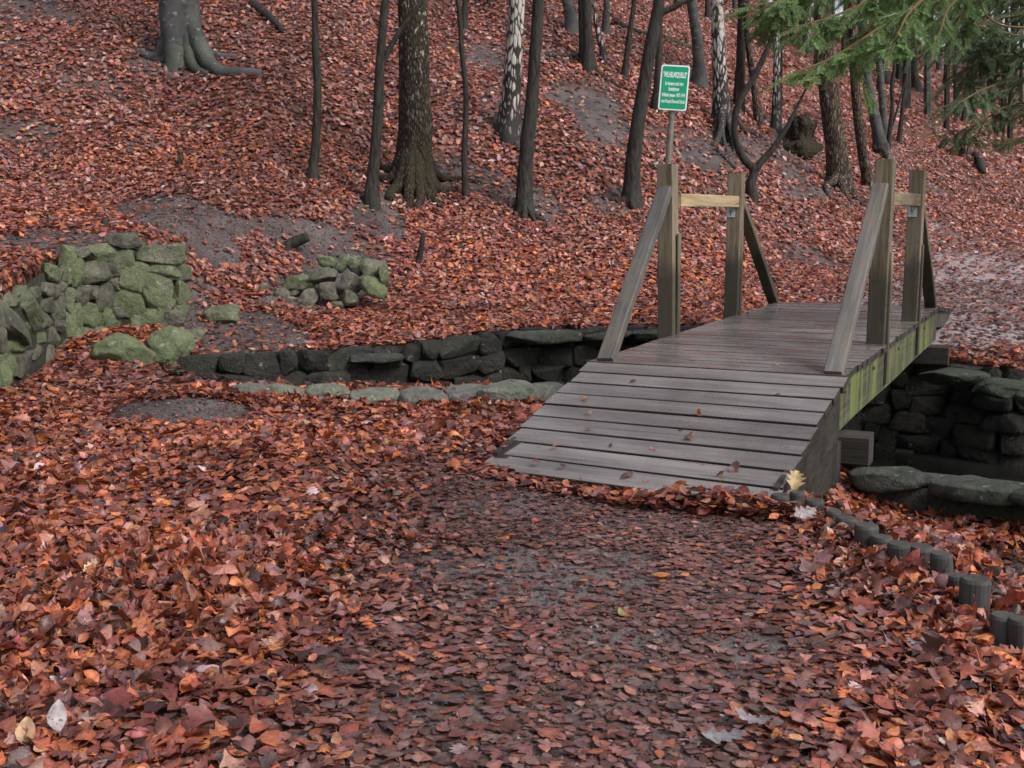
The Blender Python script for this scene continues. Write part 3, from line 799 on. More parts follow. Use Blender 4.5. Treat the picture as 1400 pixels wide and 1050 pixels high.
def boulder(px, py, w, h, name, label, seed, mat='rubble', depth_f=.8, sink=.25, dd=0.0, rot=0.0, boxy=.35, group=None, lev=4, tint=.6):
    """a stone whose picture centre is (px,py); it rests on the ground below that point"""
    g = ground(px, py+h*.42); d = g.y+dd
    hw, hh = w*d/FOC/2, h*d/FOC/2
    c = at_depth(px, py, d)
    mb = MB(); a = math.radians(rot)
    ax = (np.array([math.cos(a), 0, math.sin(a)]), np.array([0, 1.0, 0]), np.array([-math.sin(a), 0, math.cos(a)]))
    rock(mb, np.array(c)-UP*hh*sink*.5, ax, (hw, hw*depth_f, hh*(1+sink*.5)), seed, 5 if lev > 3 else 4, boxy, 10, .09, tint)
    o = mb.build(name, M[mat], None, smooth=True)
    return tag(o, label, 'stone', group)
boulder(168, 479, 84, 52, 'boulder', 'large pale flat-topped boulder at the foot of the rubble wall, left of the rounder one', 31, dd=.15, tint=.95)
boulder(233, 473, 72, 58, 'boulder', 'large rounded green boulder at the right foot of the rubble wall', 32, dd=.05, tint=1.0, rot=-14)
boulder(270, 458, 22, 18, 'stone', 'small pale stone just behind the rounded green boulder', 33, tint=.5, lev=3)
boulder(305, 429, 50, 25, 'stone', 'single flat grey-green block lying on bare earth between the two stone walls', 34, rot=8, boxy=.8, depth_f=.6, tint=.6)
boulder(3, 515, 26, 46, 'stone', 'bright mossy stone at the picture edge in front of the rubble wall', 35, tint=.9, lev=3)

# ------------------------------------------------------------------ small dry-stone wall in the slope
ds = ground(445, 418)
dry = thing('dry_stone_wall', 'small tumbled dry-stone wall set into the bare slope beside the dark snag', 'stone wall', tuple(ds))
DRY = [(97, 470, 50, 115, 10), (215, 490, 105, 90, 0), (315, 410, 185, 90, -8), (375, 520, 130, 130, 20), (515, 460, 125, 105, 0), (475, 360, 200, 90, -8), (500, 265, 115, 75, 15), (605, 280, 55, 115, 35),
       (665, 275, 75, 100, 10), (645, 410, 130, 120, 10), (795, 320, 150, 120, 0), (795, 435, 150, 110, 25), (650, 505, 100, 85, 15), (270, 520, 50, 60, 0), (110, 550, 80, 50, 0), (200, 565, 80, 40, 0),
       (560, 545, 90, 40, 0), (410, 470, 60, 60, 0), (860, 360, 60, 130, 0), (700, 340, 60, 50, 0), (150, 490, 40, 90, 0), (290, 465, 60, 50, 0)]
for k, (cx, cy, w, h, ang) in enumerate(DRY):
    px, py = 340+cx*.2143, 300+cy*.2143
    d = ds.y+.02+(560-cy)/560*.75-.25*(cx/900)
    c = np.array(at_depth(px, py, d)); hw, hh = w*.2143*d/FOC/2*1.2, h*.2143*d/FOC/2*1.2
    a = math.radians(-ang); ax = (np.array([math.cos(a), .1, math.sin(a)]), np.array([-math.sin(a), 0, math.cos(a)]), np.array([0, 1.0, 0]))
    mb = MB(); rock(mb, c, ax, (hw, hh, max(hw, hh)*.75), 300+k, 4, .6, 8, .08); mb.build('stone', M['rubble'], dry, smooth=True)
mb = MB(); V, F = [], []
for i in range(19):
    for j in range(9):
        px, v = 360+166*i/18, j/8
        d = ds.y+.32+v*.75-.25*((px-340)/193); q = np.array(at_depth(px, 424-v*(44+22*math.sin(max(0, (px-352))/182*2.3)), d))
        V.append(q+np.array([0, .06+.05*vnoise(np.array([[q[0]*4, q[2]*4, 1.5]]))[0], 0]))
F = [(i*9+j, (i+1)*9+j, (i+1)*9+j+1, i*9+j+1) for i in range(18) for j in range(8)]
mb.add(V, F); mb.build('earth_fill', M['ground'], dry, smooth=True)

# ------------------------------------------------------------------ creek walls, water
def creek_wall(name, label, line, side, depth, seed, stone_h, mat):
    """courses of rough stones on the creek face of the bank; side=+1: the face looks left of the walking direction"""
    w = thing(name, label, 'stone wall', (line[len(line)//2][0], line[len(line)//2][1], hz(line[len(line)//2][0], line[len(line)//2][1])-.5))
    L = np.concatenate([[0], np.cumsum([math.dist(line[k], line[k+1]) for k in range(len(line)-1)])])
    r = np.random.default_rng(seed); mb = MB()
    def at(u):
        return np.interp(u, L, [p[0] for p in line]), np.interp(u, L, [p[1] for p in line])
    for row in range(int(depth/stone_h)+1):
        u = r.uniform(0, .2)
        while u < L[-1]:
            wd = r.uniform(.16, .52); x, y = at(u+wd/2); x2, y2 = at(u+wd/2+.1); x1, y1 = at(u+wd/2-.1)
            T = np.array([x2-x1, y2-y1, 0]); T /= np.linalg.norm(T)+1e-9; Nn = np.array([-T[1], T[0], 0])*side
            ztop = hz(x-Nn[0]*.12, y-Nn[1]*.12, False)
            z = ztop-.10-row*stone_h
            if abs(x) < 12:
                rock(mb, np.array([x, y, z])+Nn*r.uniform(-.01, .04), (T, UP, Nn), (wd/2*1.12, stone_h*.60, .09), int(r.integers(1e6)), 3 if abs(x) < 6.5 else 2, 1.3, 6, .05)
            u += wd
    mb.build('masonry', mat, w)
    V, F = [], []
    us = np.linspace(0, L[-1], max(12, int(L[-1]/.3)))
    for u in us:
        x, y = at(u); x2, y2 = at(min(u+.1, L[-1])); x1, y1 = at(max(u-.1, 0))
        T = np.array([x2-x1, y2-y1, 0]); T /= np.linalg.norm(T)+1e-9; Nn = np.array([-T[1], T[0], 0])*side
        zt = hz(x-Nn[0]*.12, y-Nn[1]*.12, False)
        for z, off in ((zt-.01, -.34), (zt-.02, -.05), (zt-.5, -.02), (zt-depth-.5, .0)): V.append((x+Nn[0]*off, y+Nn[1]*off, z))
    for k in range(len(us)-1):
        for j in range(3): F.append((k*4+j, (k+1)*4+j, (k+1)*4+j+1, k*4+j+1))
    mb = MB(); mb.add(V, F); mb.build('core', M['creek_stone'], w)
    return w
far_w = creek_wall('creek_wall', 'dark damp stone wall along the far bank of the creek', FAR_EDGE[:-1], -1, 1.25, 71, .21, M['creek_stone'])
near_w = creek_wall('creek_wall', 'low stone wall along the near bank of the creek, capped with pale flat stones', NEAR_EDGE[1:-1], 1, 1.1, 72, .22, M['creek_stone'])
def slab(px0, py0, px1, py1, th, wid, parent, mat, seed, z, tint=.6, over=1.06, boxy=.6):
    """a flat cap stone lying between two picture points at height z"""
    p = []
    for (px, py) in ((px0, py0), (px1, py1)):
        dx, dy, dz = ray(px, py); t = (z-EYE)/dz; p.append(np.array([dx*t, dy*t, z]))
    d = p[1]-p[0]; L = np.linalg.norm(d); T = d/L; Nn = np.array([-T[1], T[0], 0])
    mb = MB(); rock(mb, (p[0]+p[1])/2-UP*th*.4, (T, Nn, UP), (L/2*over, wid/2, th/2), seed, 4, boxy, 6, .06, tint)
    return mb.build('coping_stone', M[mat], parent, smooth=True)
S2 = 530/1400
def c2(x, y): return 270+x*S2, 420+y*S2
for k, (x0, x1, yy0, yy1, th, wid, tint, z) in enumerate([(115, 270, 290, 276, .09, .3, .45, .06), (215, 405, 288, 272, .16, .4, .85, .07), (390, 545, 292, 282, .15, .36, .8, .06), (548, 735, 302, 296, .12, .34, .85, .07),
                                   (725, 905, 302, 294, .10, .36, .5, .07), (890, 1040, 294, 278, .10, .34, .45, .08), (1000, 1220, 280, 268, .13, .42, .6, .10), (1150, 1330, 285, 278, .12, .42, .5, .09)]):
    a, b = c2(x0, yy0), c2(x1, yy1)
    slab(a[0], a[1], b[0], b[1], th+.05, wid, near_w, 'coping', 500+k, z+.06, tint)
for k, (a, b, th, z) in enumerate([((1166, 638), (1282, 648), .14, -.15), ((1278, 648), (1402, 664), .15, -.15), ((1398, 664), (1500, 686), .14, -.15)]):
    slab(a[0], a[1], b[0], b[1], th, .40, near_w, 'coping_dark', 520+k, z, .5, 1.05, .85)
for k, (a, b, th, z, wd) in enumerate([((690, 455), (800, 450), .16, .13, .5), ((790, 451), (870, 452), .13, .12, .45), ((860, 453), (935, 452), .12, .13, .45), ((470, 488), (545, 482), .10, .02, .3), ((1262, 503), (1345, 513), .16, -.16, .6), ((1335, 513), (1420, 530), .16, -.17, .6), ((1415, 530), (1500, 552), .16, -.18, .6)]):
    slab(a[0], a[1], b[0], b[1], th, wd, far_w, 'coping_dark', 540+k, z, .45, 1.06, .85)
# dark front face of the near wall on the right, above the leafy bank
mb = MB(); V, F = [], []
ln = [(1.85, 7.42), (2.2, 7.22), (2.66, 7.02), (3.1, 6.72), (7, 4.4)]
us = np.linspace(0, 1, 60); lx = np.interp(us, np.linspace(0, 1, 5), [p[0] for p in ln]); ly = np.interp(us, np.linspace(0, 1, 5), [p[1] for p in ln])
for k in range(60):
    for j, z in enumerate((-.9, -.62, -.48, -.34, -.24, -.21)):
        o_ = .05*vnoise(np.array([[lx[k]*3, z*5, 2.2]]))[0]; V.append((lx[k]-.03+o_-(.0 if j < 5 else -.15), ly[k]-.10+o_+(0 if j < 5 else .3), z))
F = [(k*6+j, (k+1)*6+j, (k+1)*6+j+1, k*6+j+1) for k in range(59) for j in range(5)]
mb.add(V, F); mb.build('front_face', M['coping_dark'], near_w, smooth=True)
mb = MB(); cx_ = [p for p in CHANNEL]
mb.add([(p[0], p[1], -1.12) for p in cx_], [tuple(range(len(cx_)))]); wt = mb.build('water', M['water']); structure(wt)
#--SPLIT2--
# ------------------------------------------------------------------ trees: trunk, roots and a bare winter crown each
def limb_tree(mb, p, d, L, r, depth, rs):
    n = 6; pts = [np.array(p)]; d = np.array(d); d = d/np.linalg.norm(d)
    for k in range(n):
        d = d+rs.normal(0, .13, 3)+np.array([0, 0, .05]); d /= np.linalg.norm(d); pts.append(pts[-1]+d*L/n)
    tube(mb, pts, np.linspace(r, r*.35, n+1), 6 if r > .02 else 4, 0, 0, cap=False)
    if depth > 0:
        for j in range(4):
            k = rs.integers(2, n+1); dd = d+rs.normal(0, .75, 3); dd[2] = abs(dd[2])*.6+.1
            limb_tree(mb, pts[k], dd, L*rs.uniform(.45, .7), r*.5*(1-.08*k), depth-1, rs)
def make_tree(name, label, pts, bark, roots=(), height=10, flare=.8, lobes=.15, sides=14, rough=.08, group=None, branch=(), crown=True, seed=None, cat='tree', base_depth=None, flare_h=.3, root_w=1.0, root_h=1.5, fork=()):
    """pts: photo points from the foot upward as (x, y, width in photo pixels); the trunk stands on the ground under the first"""
    seed = seed if seed is not None else abs(hash(label)) % 9999
    seed = sum(ord(ch)*(k+3) for k, ch in enumerate(label)) % 9999
    rs = np.random.default_rng(seed)
    g = ground(pts[0][0], pts[0][1]); D = g.y+.02
    root = thing(name, label, cat, tuple(g), group)
    P = [np.array(at_depth(px, py, D)) for px, py, w in pts]; R = [w*D/FOC/2 for _, _, w in pts]
    P[0] = np.array([g.x, D, g.z])
    # carry the stem on above the picture
    top = P[-1].copy(); d = P[-1]-P[-2]; d /= np.linalg.norm(d)
    r = R[-1]; z_end = g.z+height
    if top[2] < z_end-1:
        n = max(3, int((z_end-top[2])/1.2))
        for k in range(n):
            d = d+rs.normal(0, .05, 3); d[2] = abs(d[2])+.15; d /= np.linalg.norm(d)
            top = top+d*(z_end-P[len(pts)-1][2])/n; P.append(top.copy()); R.append(r*(1-.75*(k+1)/n))
    below = P[0]-np.array([0, 0, .25+R[0]*1.1]); P = [below]+P; R = [R[0]*1.15]+R
    L = np.concatenate([[0], np.cumsum([np.linalg.norm(P[k+1]-P[k]) for k in range(len(P)-1)])])
    hvals = np.unique(np.concatenate([np.linspace(0, min(1.6, L[-1]), 18), np.linspace(min(1.6, L[-1]), L[-1], 26)]))
    # resample by arc length on a smooth curve
    cm = catmull(P, 160); cl = np.concatenate([[0], np.cumsum(np.linalg.norm(np.diff(cm, axis=0), axis=1))]); cl *= L[-1]/cl[-1]
    Q = np.stack([np.interp(hvals, cl, cm[:, i]) for i in range(3)], 1); RR = np.interp(hvals, L, R)
    hh = np.maximum(Q[:, 2]-g.z, 0)
    RR = RR*(1+flare*np.exp(-hh/flare_h)); lob = lobes*np.exp(-hh/(flare_h*2.2))
    mb = MB(); tube(mb, Q, RR, sides, rough, seed % 97, lobes=lob, nfreq=4.0/max(.12, R[1]*2)*.25+2)
    trunk = mb.build('trunk', M[bark], root, smooth=True)
    for k, (rx, ry, w) in enumerate(roots):
        e = ground(rx, ry); e = np.array(e); s0 = np.array([g.x, D, g.z])
        dirx = e-s0; dirx[2] = 0; ln = np.linalg.norm(dirx); dirx /= ln+1e-9
        Rb = R[min(2, len(R)-1)]; rr = w*D/FOC/2*root_w*1.25; r_in = min(max(rr*1.25, Rb*.42), Rb*.55); pp, rad = [], []
        for t in np.linspace(0, 1, 12):
            q = s0+dirx*(Rb*.2+(ln-Rb*.2)*t)+np.array([-dirx[1], dirx[0], 0])*.13*ln*math.sin(t*4.2+k*1.9+seed)*t
            rad.append(rr*.4+(r_in-rr*.4)*(1-t)**1.6)
            gz = hz(q[0], q[1]); q[2] = max(gz+rad[-1]*(.75-.5*t), gz+rad[-1]*(.75-.5*t)+(max(s0[2]-gz, 0)*.6+Rb*root_h)*max(0, 1-t*1.7)**2.4)
            pp.append(q)
            rad[-1] *= .35+.65*min(1, t/.16)
        mb = MB(); tube(mb, catmull(pp, 24), np.interp(np.linspace(0, 1, 24), np.linspace(0, 1, 12), rad), 10, .12, k+seed % 31, nfreq=7)
        mb.build('root', M[bark], root, smooth=True)
    if 'sapling' in name or name in ('young_tree', 'leaning_tree', 'bent_tree'):
        for k in range(5):
            mb = MB()
            h = rs.uniform(.9, min(5.0, L[-1]*.75)); q = np.array([np.interp(h, cl, cm[:, i]) for i in range(3)]); az = rs.uniform(0, 6.28)
            limb_tree(mb, q, (math.cos(az), math.sin(az)*.6, .55), rs.uniform(.3, .8), rs.uniform(.005, .009), 0, rs)
            mb.build('side_twig', M[bark], root)
    for br in branch:
        bp = [np.array(at_depth(px, py, D-.0)) for px, py, w in br]; bw = [w*D/FOC/2 for _, _, w in br]
        d = bp[-1]-bp[-2]; d /= np.linalg.norm(d)
        for k in range(3): bp.append(bp[-1]+(d+rs.normal(0, .2, 3))*.7); bw.append(bw[-1]*(.75-.2*k))
        cmb = catmull(bp, 26); mb = MB(); tube(mb, cmb, np.interp(np.linspace(0, 1, 26), np.linspace(0, 1, len(bw)), bw), 8, .06, 3)
        mb.build('branch', M[bark], root, smooth=True)
    if crown:
        mb = MB(); zt = P[-1]
        for k in range(5 if height > 8 else 3):
            f = rs.uniform(.72, 1.0); q = np.array([np.interp(f*L[-1], cl, cm[:, i]) for i in range(3)])
            rr = float(np.interp(f*L[-1], L, R)); az = rs.uniform(0, 6.28)
            limb_tree(mb, q, (math.cos(az), math.sin(az), .9), rs.uniform(.16, .26)*height, max(rr*.55, .006), 2, rs)
        mb.build('crown', M[bark], root)
    return root

make_tree('beech_tree', 'big smooth grey beech trunk with spreading roots on the upper left slope', [(250, 84, 50), (247, 55, 50), (245, 25, 51), (244, 0, 51)], 'beech',
          [(348, 108, 19), (188, 72, 15), (320, 76, 12), (282, 104, 14), (222, 92, 11), (205, 84, 10)], 13, 0.1, .25, 22, .04, flare_h=.6, root_w=1.5, root_h=2.8)
make_tree('sapling', 'leftmost thin dark sapling, leafless and almost straight', [(427, 246, 13), (429, 222, 11.5), (432, 190, 11.5), (434, 120, 11), (431, 60, 9.5), (430, 0, 9)], 'dark', [(470, 208, 3)], 7, .45, .1, 10)
make_tree('forked_sapling', 'dark sapling forking to the right in front of the mossy thick trunk', [(508, 282, 17), (509, 250, 16), (514, 190, 14), (517, 151, 14.5), (519, 95, 13), (523, 45, 11), (527, 0, 11)], 'dark', [], 7, .4, .1, 12,
          branch=[[(517, 104, 8), (527, 78, 8), (545, 45, 7), (565, 18, 6), (583, -8, 5)]])
make_tree('old_tree', 'thick old trunk with mossy dark bark and gnarled roots', [(566, 254, 46), (567, 215, 44), (568, 180, 43), (567, 130, 42), (566, 80, 39), (564, 40, 38), (563, 0, 37)], 'rough',
          [(505, 246, 14), (527, 272, 13), (548, 285, 11), (576, 290, 11), (602, 282, 13), (626, 266, 13), (654, 246, 7), (508, 226, 10)], 13, .15, .3, 24, .07, flare_h=.5, root_w=1.8, root_h=3.2)
make_tree('sapling', 'very thin wavy sapling just right of the mossy thick trunk', [(637, 270, 8), (635, 235, 7.5), (635, 200, 7.5), (637, 160, 7.5), (636.5, 117, 7.5), (631, 67, 7), (629, 30, 6.5), (626, 0, 6)], 'dark', [(652, 268, 2)], 6, .5, .05, 8)
make_tree('distant_tree', 'short-looking far trunk at the top edge above the wavy sapling', [(634.5, 40, 9), (635, 20, 8), (636, 0, 7)], 'dark', [], 9, .4, .1, 8)
make_tree('birch_tree', 'birch with white and black netted bark left of the greenish stem', [(696, 188, 34), (697, 160, 28), (699, 134, 26), (702, 80, 24), (705, 40, 22.5), (707, 0, 22)], 'birch', [(678, 184, 10), (706, 206, 14), (742, 208, 8)], 13, .3, .16, 18, .05, root_w=1.3, root_h=2.2)
make_tree('young_tree', 'slim greenish-dark trunk standing before the netted birch', [(717, 292, 23), (717, 262, 21), (719, 220, 19.5), (724, 170, 18.5), (728, 134, 17.5), (731, 80, 16.5), (734, 40, 16), (736, 0, 15.5)], 'dark',
          [(714, 312, 10), (757, 306, 8), (694, 276, 9), (740, 316, 7)], 11, .3, .15, 14)
make_tree('distant_tree', 'stout grey far trunk at the top edge, left of the pair with a trailing root', [(782, 44, 17), (780, 25, 14.5), (775, 0, 13.5)], 'beech', [(790, 46, 5)], 10, .4, .15, 12)
make_tree('bent_tree', 'dark trunk whose long root trails down to the right', [(805, 95, 17), (804, 75, 14), (803, 40, 13), (801, 0, 12.5)], 'dark', [(847, 122, 8), (822, 110, 5)], 10, .5, .1, 12)
make_tree('distant_tree', 'dim trunk directly behind the stem with the trailing root', [(797, 84, 10), (796, 40, 9), (795, 0, 9)], 'dark', [], 9, .3, .1, 8)
make_tree('birch_sapling', 'thin pale leaning birch with a dark foot', [(826, 83, 8), (822, 60, 7.5), (816, 36, 6), (811, 0, 5)], 'birch', [], 8, .4, .05, 8)
make_tree('distant_tree', 'pair-like far trunk at the top edge right of the pale leaning birch', [(828, 46, 10), (829, 20, 8.5), (829.5, 0, 8)], 'beech', [], 9, .4, .1, 8)
make_tree('sapling', 'thin straight grey sapling left of the leaning trunk by the sign', [(854, 107, 8.5), (857, 75, 7.5), (862, 36, 6.5), (867, 0, 6)], 'dark', [], 8, .4, .05, 8)
make_tree('leaning_tree', 'dark trunk leaning right beside the green sign, forked at the top edge', [(863, 282, 24), (864, 250, 20), (866, 214, 20), (876, 143, 18), (888, 71, 17), (896, 30, 16), (901, 0, 14)], 'dark', [(826, 274, 13), (890, 288, 11), (870, 300, 7)], 11, .45, .12, 14,
          branch=[[(896, 32, 11), (906, 17, 9), (922, 10, 8), (940, 0, 7)]])
make_tree('distant_tree', 'dark upright trunk half hidden behind the green sign', [(898, 152, 13), (900, 100, 10), (902, 40, 8), (903, 0, 8)], 'dark', [], 10, .4, .1, 10)
make_tree('beech_tree', 'grey smooth trunk just right of the green sign', [(956, 118, 19), (956, 95, 16), (954, 60, 14.5), (949, 25, 13.5), (945, 0, 13)], 'beech', [(975, 118, 4)], 11, .3, .12, 12)
make_tree('birch_tree', 'pale birch on a mound of exposed dark roots', [(987, 172, 24), (986, 143, 22), (984, 100, 20), (983, 71, 19), (981, 30, 18), (980, 0, 17)], 'birch',
          [(973, 188, 7), (977, 216, 4), (1005, 200, 7), (1022, 214, 5), (1056, 200, 7), (1016, 228, 6), (992, 224, 6)], 12, .3, .2, 16, root_w=1.5, root_h=2.5)
make_tree('distant_tree', 'dull grey trunk directly right of the pale birch', [(1010, 148, 14), (1012, 100, 13), (1014, 50, 12.5), (1015, 0, 12)], 'dark', [], 10, .3, .1, 10)
make_tree('leaning_tree', 'slim trunk leaning left, behind the curved sapling', [(1038, 172, 11), (1034, 140, 9.5), (1027, 92, 9), (1021, 40, 8.5), (1020, 0, 8)], 'brown', [], 10, .4, .1, 10)
make_tree('curved_sapling', 'dark sapling with a swan-neck curve and a second arm reaching right', [(1029, 272, 14), (1026, 252, 12), (1031, 232, 11), (1018, 219, 10), (1007, 196, 9.5), (1004, 175, 9), (1009, 143, 9), (1031, 105, 8), (1050, 65, 7), (1058, 40, 6), (1062, 0, 5)], 'dark', [(1034, 279, 5)], 7, .4, .05, 10,
          branch=[[(1031, 234, 11), (1040, 222, 10), (1057, 203, 9), (1072, 180, 7), (1083, 160, 5), (1098, 129, 3)]])
make_tree('distant_tree', 'straight dark trunk left of the broken stump', [(1060, 178, 14), (1061, 150, 11), (1062, 100, 10), (1062, 50, 9), (1061, 0, 9)], 'birch', [], 10, .4, .1, 10)
make_tree('thin_sapling', 'hair-thin sapling touching the straight dark trunk by the stump', [(1067, 180, 4), (1068, 120, 3.5), (1069, 50, 3), (1070, 0, 3)], 'dark', [], 7, .3, .05, 6)
make_tree('pine_tree', 'thick brown flaky trunk behind the bridge rails', [(1147, 258, 33), (1146, 235, 30), (1141, 186, 27), (1136, 150, 26), (1131, 105, 25), (1127, 60, 24), (1124, 0, 23)], 'brown', [(1188, 284, 13), (1124, 268, 10), (1160, 284, 10)], 13, .3, .15, 18, .05)
make_tree('bent_tree', 'brown bowed trunk to the right of the thick flaky one', [(1188, 258, 15), (1184, 232, 14), (1179, 205, 13.5), (1172, 150, 13), (1168, 100, 12.5), (1166, 50, 12), (1165, 0, 12)], 'brown', [], 11, .35, .1, 12)
make_tree('twin_tree', 'grey curving trunk rising out of the dark stump behind the right post', [(1206, 212, 18), (1200, 180, 14.5), (1194, 150, 14), (1186, 110, 13.5), (1181, 60, 13), (1179, 0, 13)], 'beech', [(1222, 222, 8), (1232, 228, 5)], 11, .5, .15, 12)
make_tree('twin_tree', 'slimmer pale-edged trunk leaning left from the dark stump', [(1210, 200, 11), (1207, 150, 9.5), (1203, 100, 9), (1198, 50, 8.5), (1195, 0, 8.5)], 'beech', [], 11, .4, .1, 10)
make_tree('distant_tree', 'dark far trunk with a hooked foot above the right post', [(1214, 118, 13), (1209, 100, 11), (1207, 60, 10.5), (1206, 0, 10)], 'dark', [(1232, 124, 4)], 10, .5, .1, 10)
make_tree('sapling', 'crooked black sapling with a side shoot above the right post', [(1213, 213, 7), (1217, 175, 6), (1220, 143, 5.5), (1219, 118, 5), (1223, 90, 4.5), (1222, 60, 4), (1220, 0, 3.5)], 'dark', [], 6, .5, .05, 8, branch=[[(1220, 172, 3), (1228, 145, 3), (1236, 115, 2.5), (1240, 92, 2)]])
make_tree('sapling', 'slim grey sapling standing farther right than the crooked black one', [(1229, 196, 6), (1232, 165, 5.5), (1237, 120, 5), (1240, 90, 5), (1241, 0, 4.5)], 'dark', [], 7, .5, .05, 8)
make_tree('distant_tree', 'greenish far trunk with a flared foot under the hanging twigs', [(1254, 124, 11), (1250, 100, 10), (1248, 60, 9.5), (1247, 0, 9)], 'dark', [(1263, 126, 4)], 10, .6, .1, 10)
make_tree('distant_tree', 'upright olive-grey trunk standing alone on the right slope', [(1308, 160, 10.5), (1308, 130, 9), (1307, 80, 8.5), (1307, 0, 8)], 'beech', [], 10, .4, .1, 10)
make_tree('hooked_tree', 'dark trunk with a J-shaped hooked foot on the right slope', [(1317, 163, 7), (1324, 161, 8), (1329, 152, 8.5), (1329, 130, 8.5), (1328, 71, 8), (1327, 0, 8)], 'dark', [], 10, .2, .1, 10)
make_tree('thin_sapling', 'thin leafless sapling on the far right slope', [(1370, 204, 4), (1373, 175, 3.5), (1375, 140, 3.5), (1377, 60, 3)], 'dark', [], 6, .4, .05, 6)
make_tree('thin_sapling', 'thin crooked sapling between the pale birch and the stump', [(1128, 118, 0.1+4), (1130, 95, 3.5), (1131, 60, 3), (1133, 0, 3)], 'dark', [], 7, .4, .05, 6)

# more trunks up the wood on the right and along the ridge
TRK = [(1042, 62, 7, 'dark'), (1083, 58, 6, 'dark'), (1096, 46, 7, 'beech'), (1103, 72, 9, 'birch'), (1117, 74, 7, 'dark'), (1152, 92, 6, 'dark'), (1160, 66, 5, 'dark'), (1228, 84, 6, 'dark'), (1270, 92, 6, 'dark'), (1284, 100, 7, 'beech'),
       (1293, 88, 4, 'dark'), (1343, 120, 7, 'dark'), (1352, 96, 5, 'dark'), (1388, 116, 8, 'dark'), (1396, 142, 5, 'dark'), (1366, 84, 6, 'beech'), (1020, 32, 6, 'dark'), (1075, 30, 5, 'dark'), (1140, 50, 5, 'beech'), (1190, 60, 6, 'dark'),
       (1217, 52, 5, 'dark'), (1256, 60, 5, 'dark'), (1322, 74, 6, 'dark'), (1335, 58, 4, 'dark'), (1378, 62, 5, 'dark'), (968, 28, 6, 'dark'), (1005, 20, 5, 'beech'), (484, 6, 5, 'dark'), (668, 8, 4, 'dark'), (925, 14, 5, 'dark'), (1171, 40, 4, 'dark')]
for (px, py, w, bk) in TRK:
    g = ground(px, py); lean = random.uniform(-8, 8)
    make_tree('distant_tree', 'one of many slender bare trunks far up the wooded slope on the right', [(px, py, w*1.1), (px+lean*.4, py-60, w), (px+lean, py-140, w*.9)], bk, [], 12, .4, .05, 6, 0, 'slender trunks far up the slope')
rs = np.random.default_rng(99); n_ = 0
while n_ < 34:
    x, y = rs.uniform(5, 34), rs.uniform(40, 72); z = hz(x, y); px, py = project(x, y, z)
    if not (1050 < px < 1480): continue
    n_ += 1
    t = thing('distant_tree', 'bare grey trunk on the skyline of the ridge, one of a dense row', 'tree', (x, y, z), 'bare trunks along the ridge')
    mb = MB(); r = rs.uniform(.09, .2); h = rs.uniform(9, 14); l = rs.normal(0, .6, 2)
    tube(mb, catmull([(x, y, z-.2), (x+l[0]*.3, y, z+h*.5), (x+l[0], y+l[1], z+h)], 7), np.linspace(r, r*.3, 7), 6); mb.build('trunk', M['dark' if rs.random() < .7 else 'beech'], t)
    mb = MB()
    for k in range(7):
        f = rs.uniform(.25, 1); az = rs.uniform(0, 6.28); limb_tree(mb, (x+l[0]*f, y+l[1]*f, z+h*f), (math.cos(az), math.sin(az), .7), h*.22, r*.35, 1, rs)
    mb.build('crown', M['dark'], t)

# ------------------------------------------------------------------ dead wood lying about
def lying(name, label, cat, pts, mat, r0, r1, lift=.6, sides=9, rough=.08, group=None):
    P = []
    for (px, py) in pts:
        g = ground(px, py); P.append((g.x, g.y, g.z+r0*lift))
    mb = MB(); tube(mb, catmull(P, 16), np.linspace(r0, r1, 16), sides, rough, len(label), nfreq=8)
    o = mb.build(name, M[mat], None, smooth=True); return tag(o, label, cat, group)
lying('fallen_log', 'pale fallen birch log lying behind the netted birch and the greenish stem', 'log', [(714, 74), (750, 78), (792, 80)], 'birch', .075, .05)
lying('fallen_log', 'second pale fallen birch log, shorter, just below the longer pale one', 'log', [(748, 84), (770, 86), (793, 84)], 'birch', .05, .04)
lying('fallen_log', 'dark fallen log high on the slope left of the sign', 'log', [(836, 32), (860, 43), (887, 52)], 'dark', .1, .06)
lying('fallen_log', 'mossy brown fallen log high on the slope behind the sign', 'log', [(905, 56), (925, 63), (948, 70)], 'brown', .11, .08)
lying('fallen_branch', 'pale thin branch lying right of the leaning pale birch', 'branch', [(829, 76), (850, 70), (885, 64)], 'birch', .035, .015)
lying('fallen_log', 'dark rotten log on the upper left slope beside the beech', 'log', [(345, 10), (365, 25), (388, 48)], 'dark', .11, .07)
lying('fallen_branch', 'short dark branch lying beside the leftmost sapling', 'branch', [(441, 209), (458, 207), (476, 204)], 'dark', .03, .02)
lying('fallen_branch', 'long thin branch lying on the slope under the leaning trunk far right of the birch', 'branch', [(1290, 204), (1312, 212), (1330, 222)], 'dark', .04, .015)
lying('fallen_branch', 'dark curving branch on the far right slope below the hanging bough', 'branch', [(1311, 212), (1328, 214), (1338, 222), (1344, 240)], 'dark', .14, .10, rough=.35)
lying('fallen_twig', 'thin twig across the left foreground leaves', 'twig', [(148, 780), (138, 812), (124, 842)], 'dead_twig', .008, .004, 5.0, 6)
lying('fallen_twig', 'thin forked-looking twig at the edge of the right foreground leaf drift', 'twig', [(1108, 890), (1140, 878), (1158, 864)], 'dead_twig', .006, .003, 4.0, 6)
lying('fallen_twig', 'pale twig lying above the bare patch on the left slope', 'twig', [(150, 168), (166, 178), (175, 187)], 'dead_twig', .02, .01, 1.5, 6)
rs = np.random.default_rng(17)
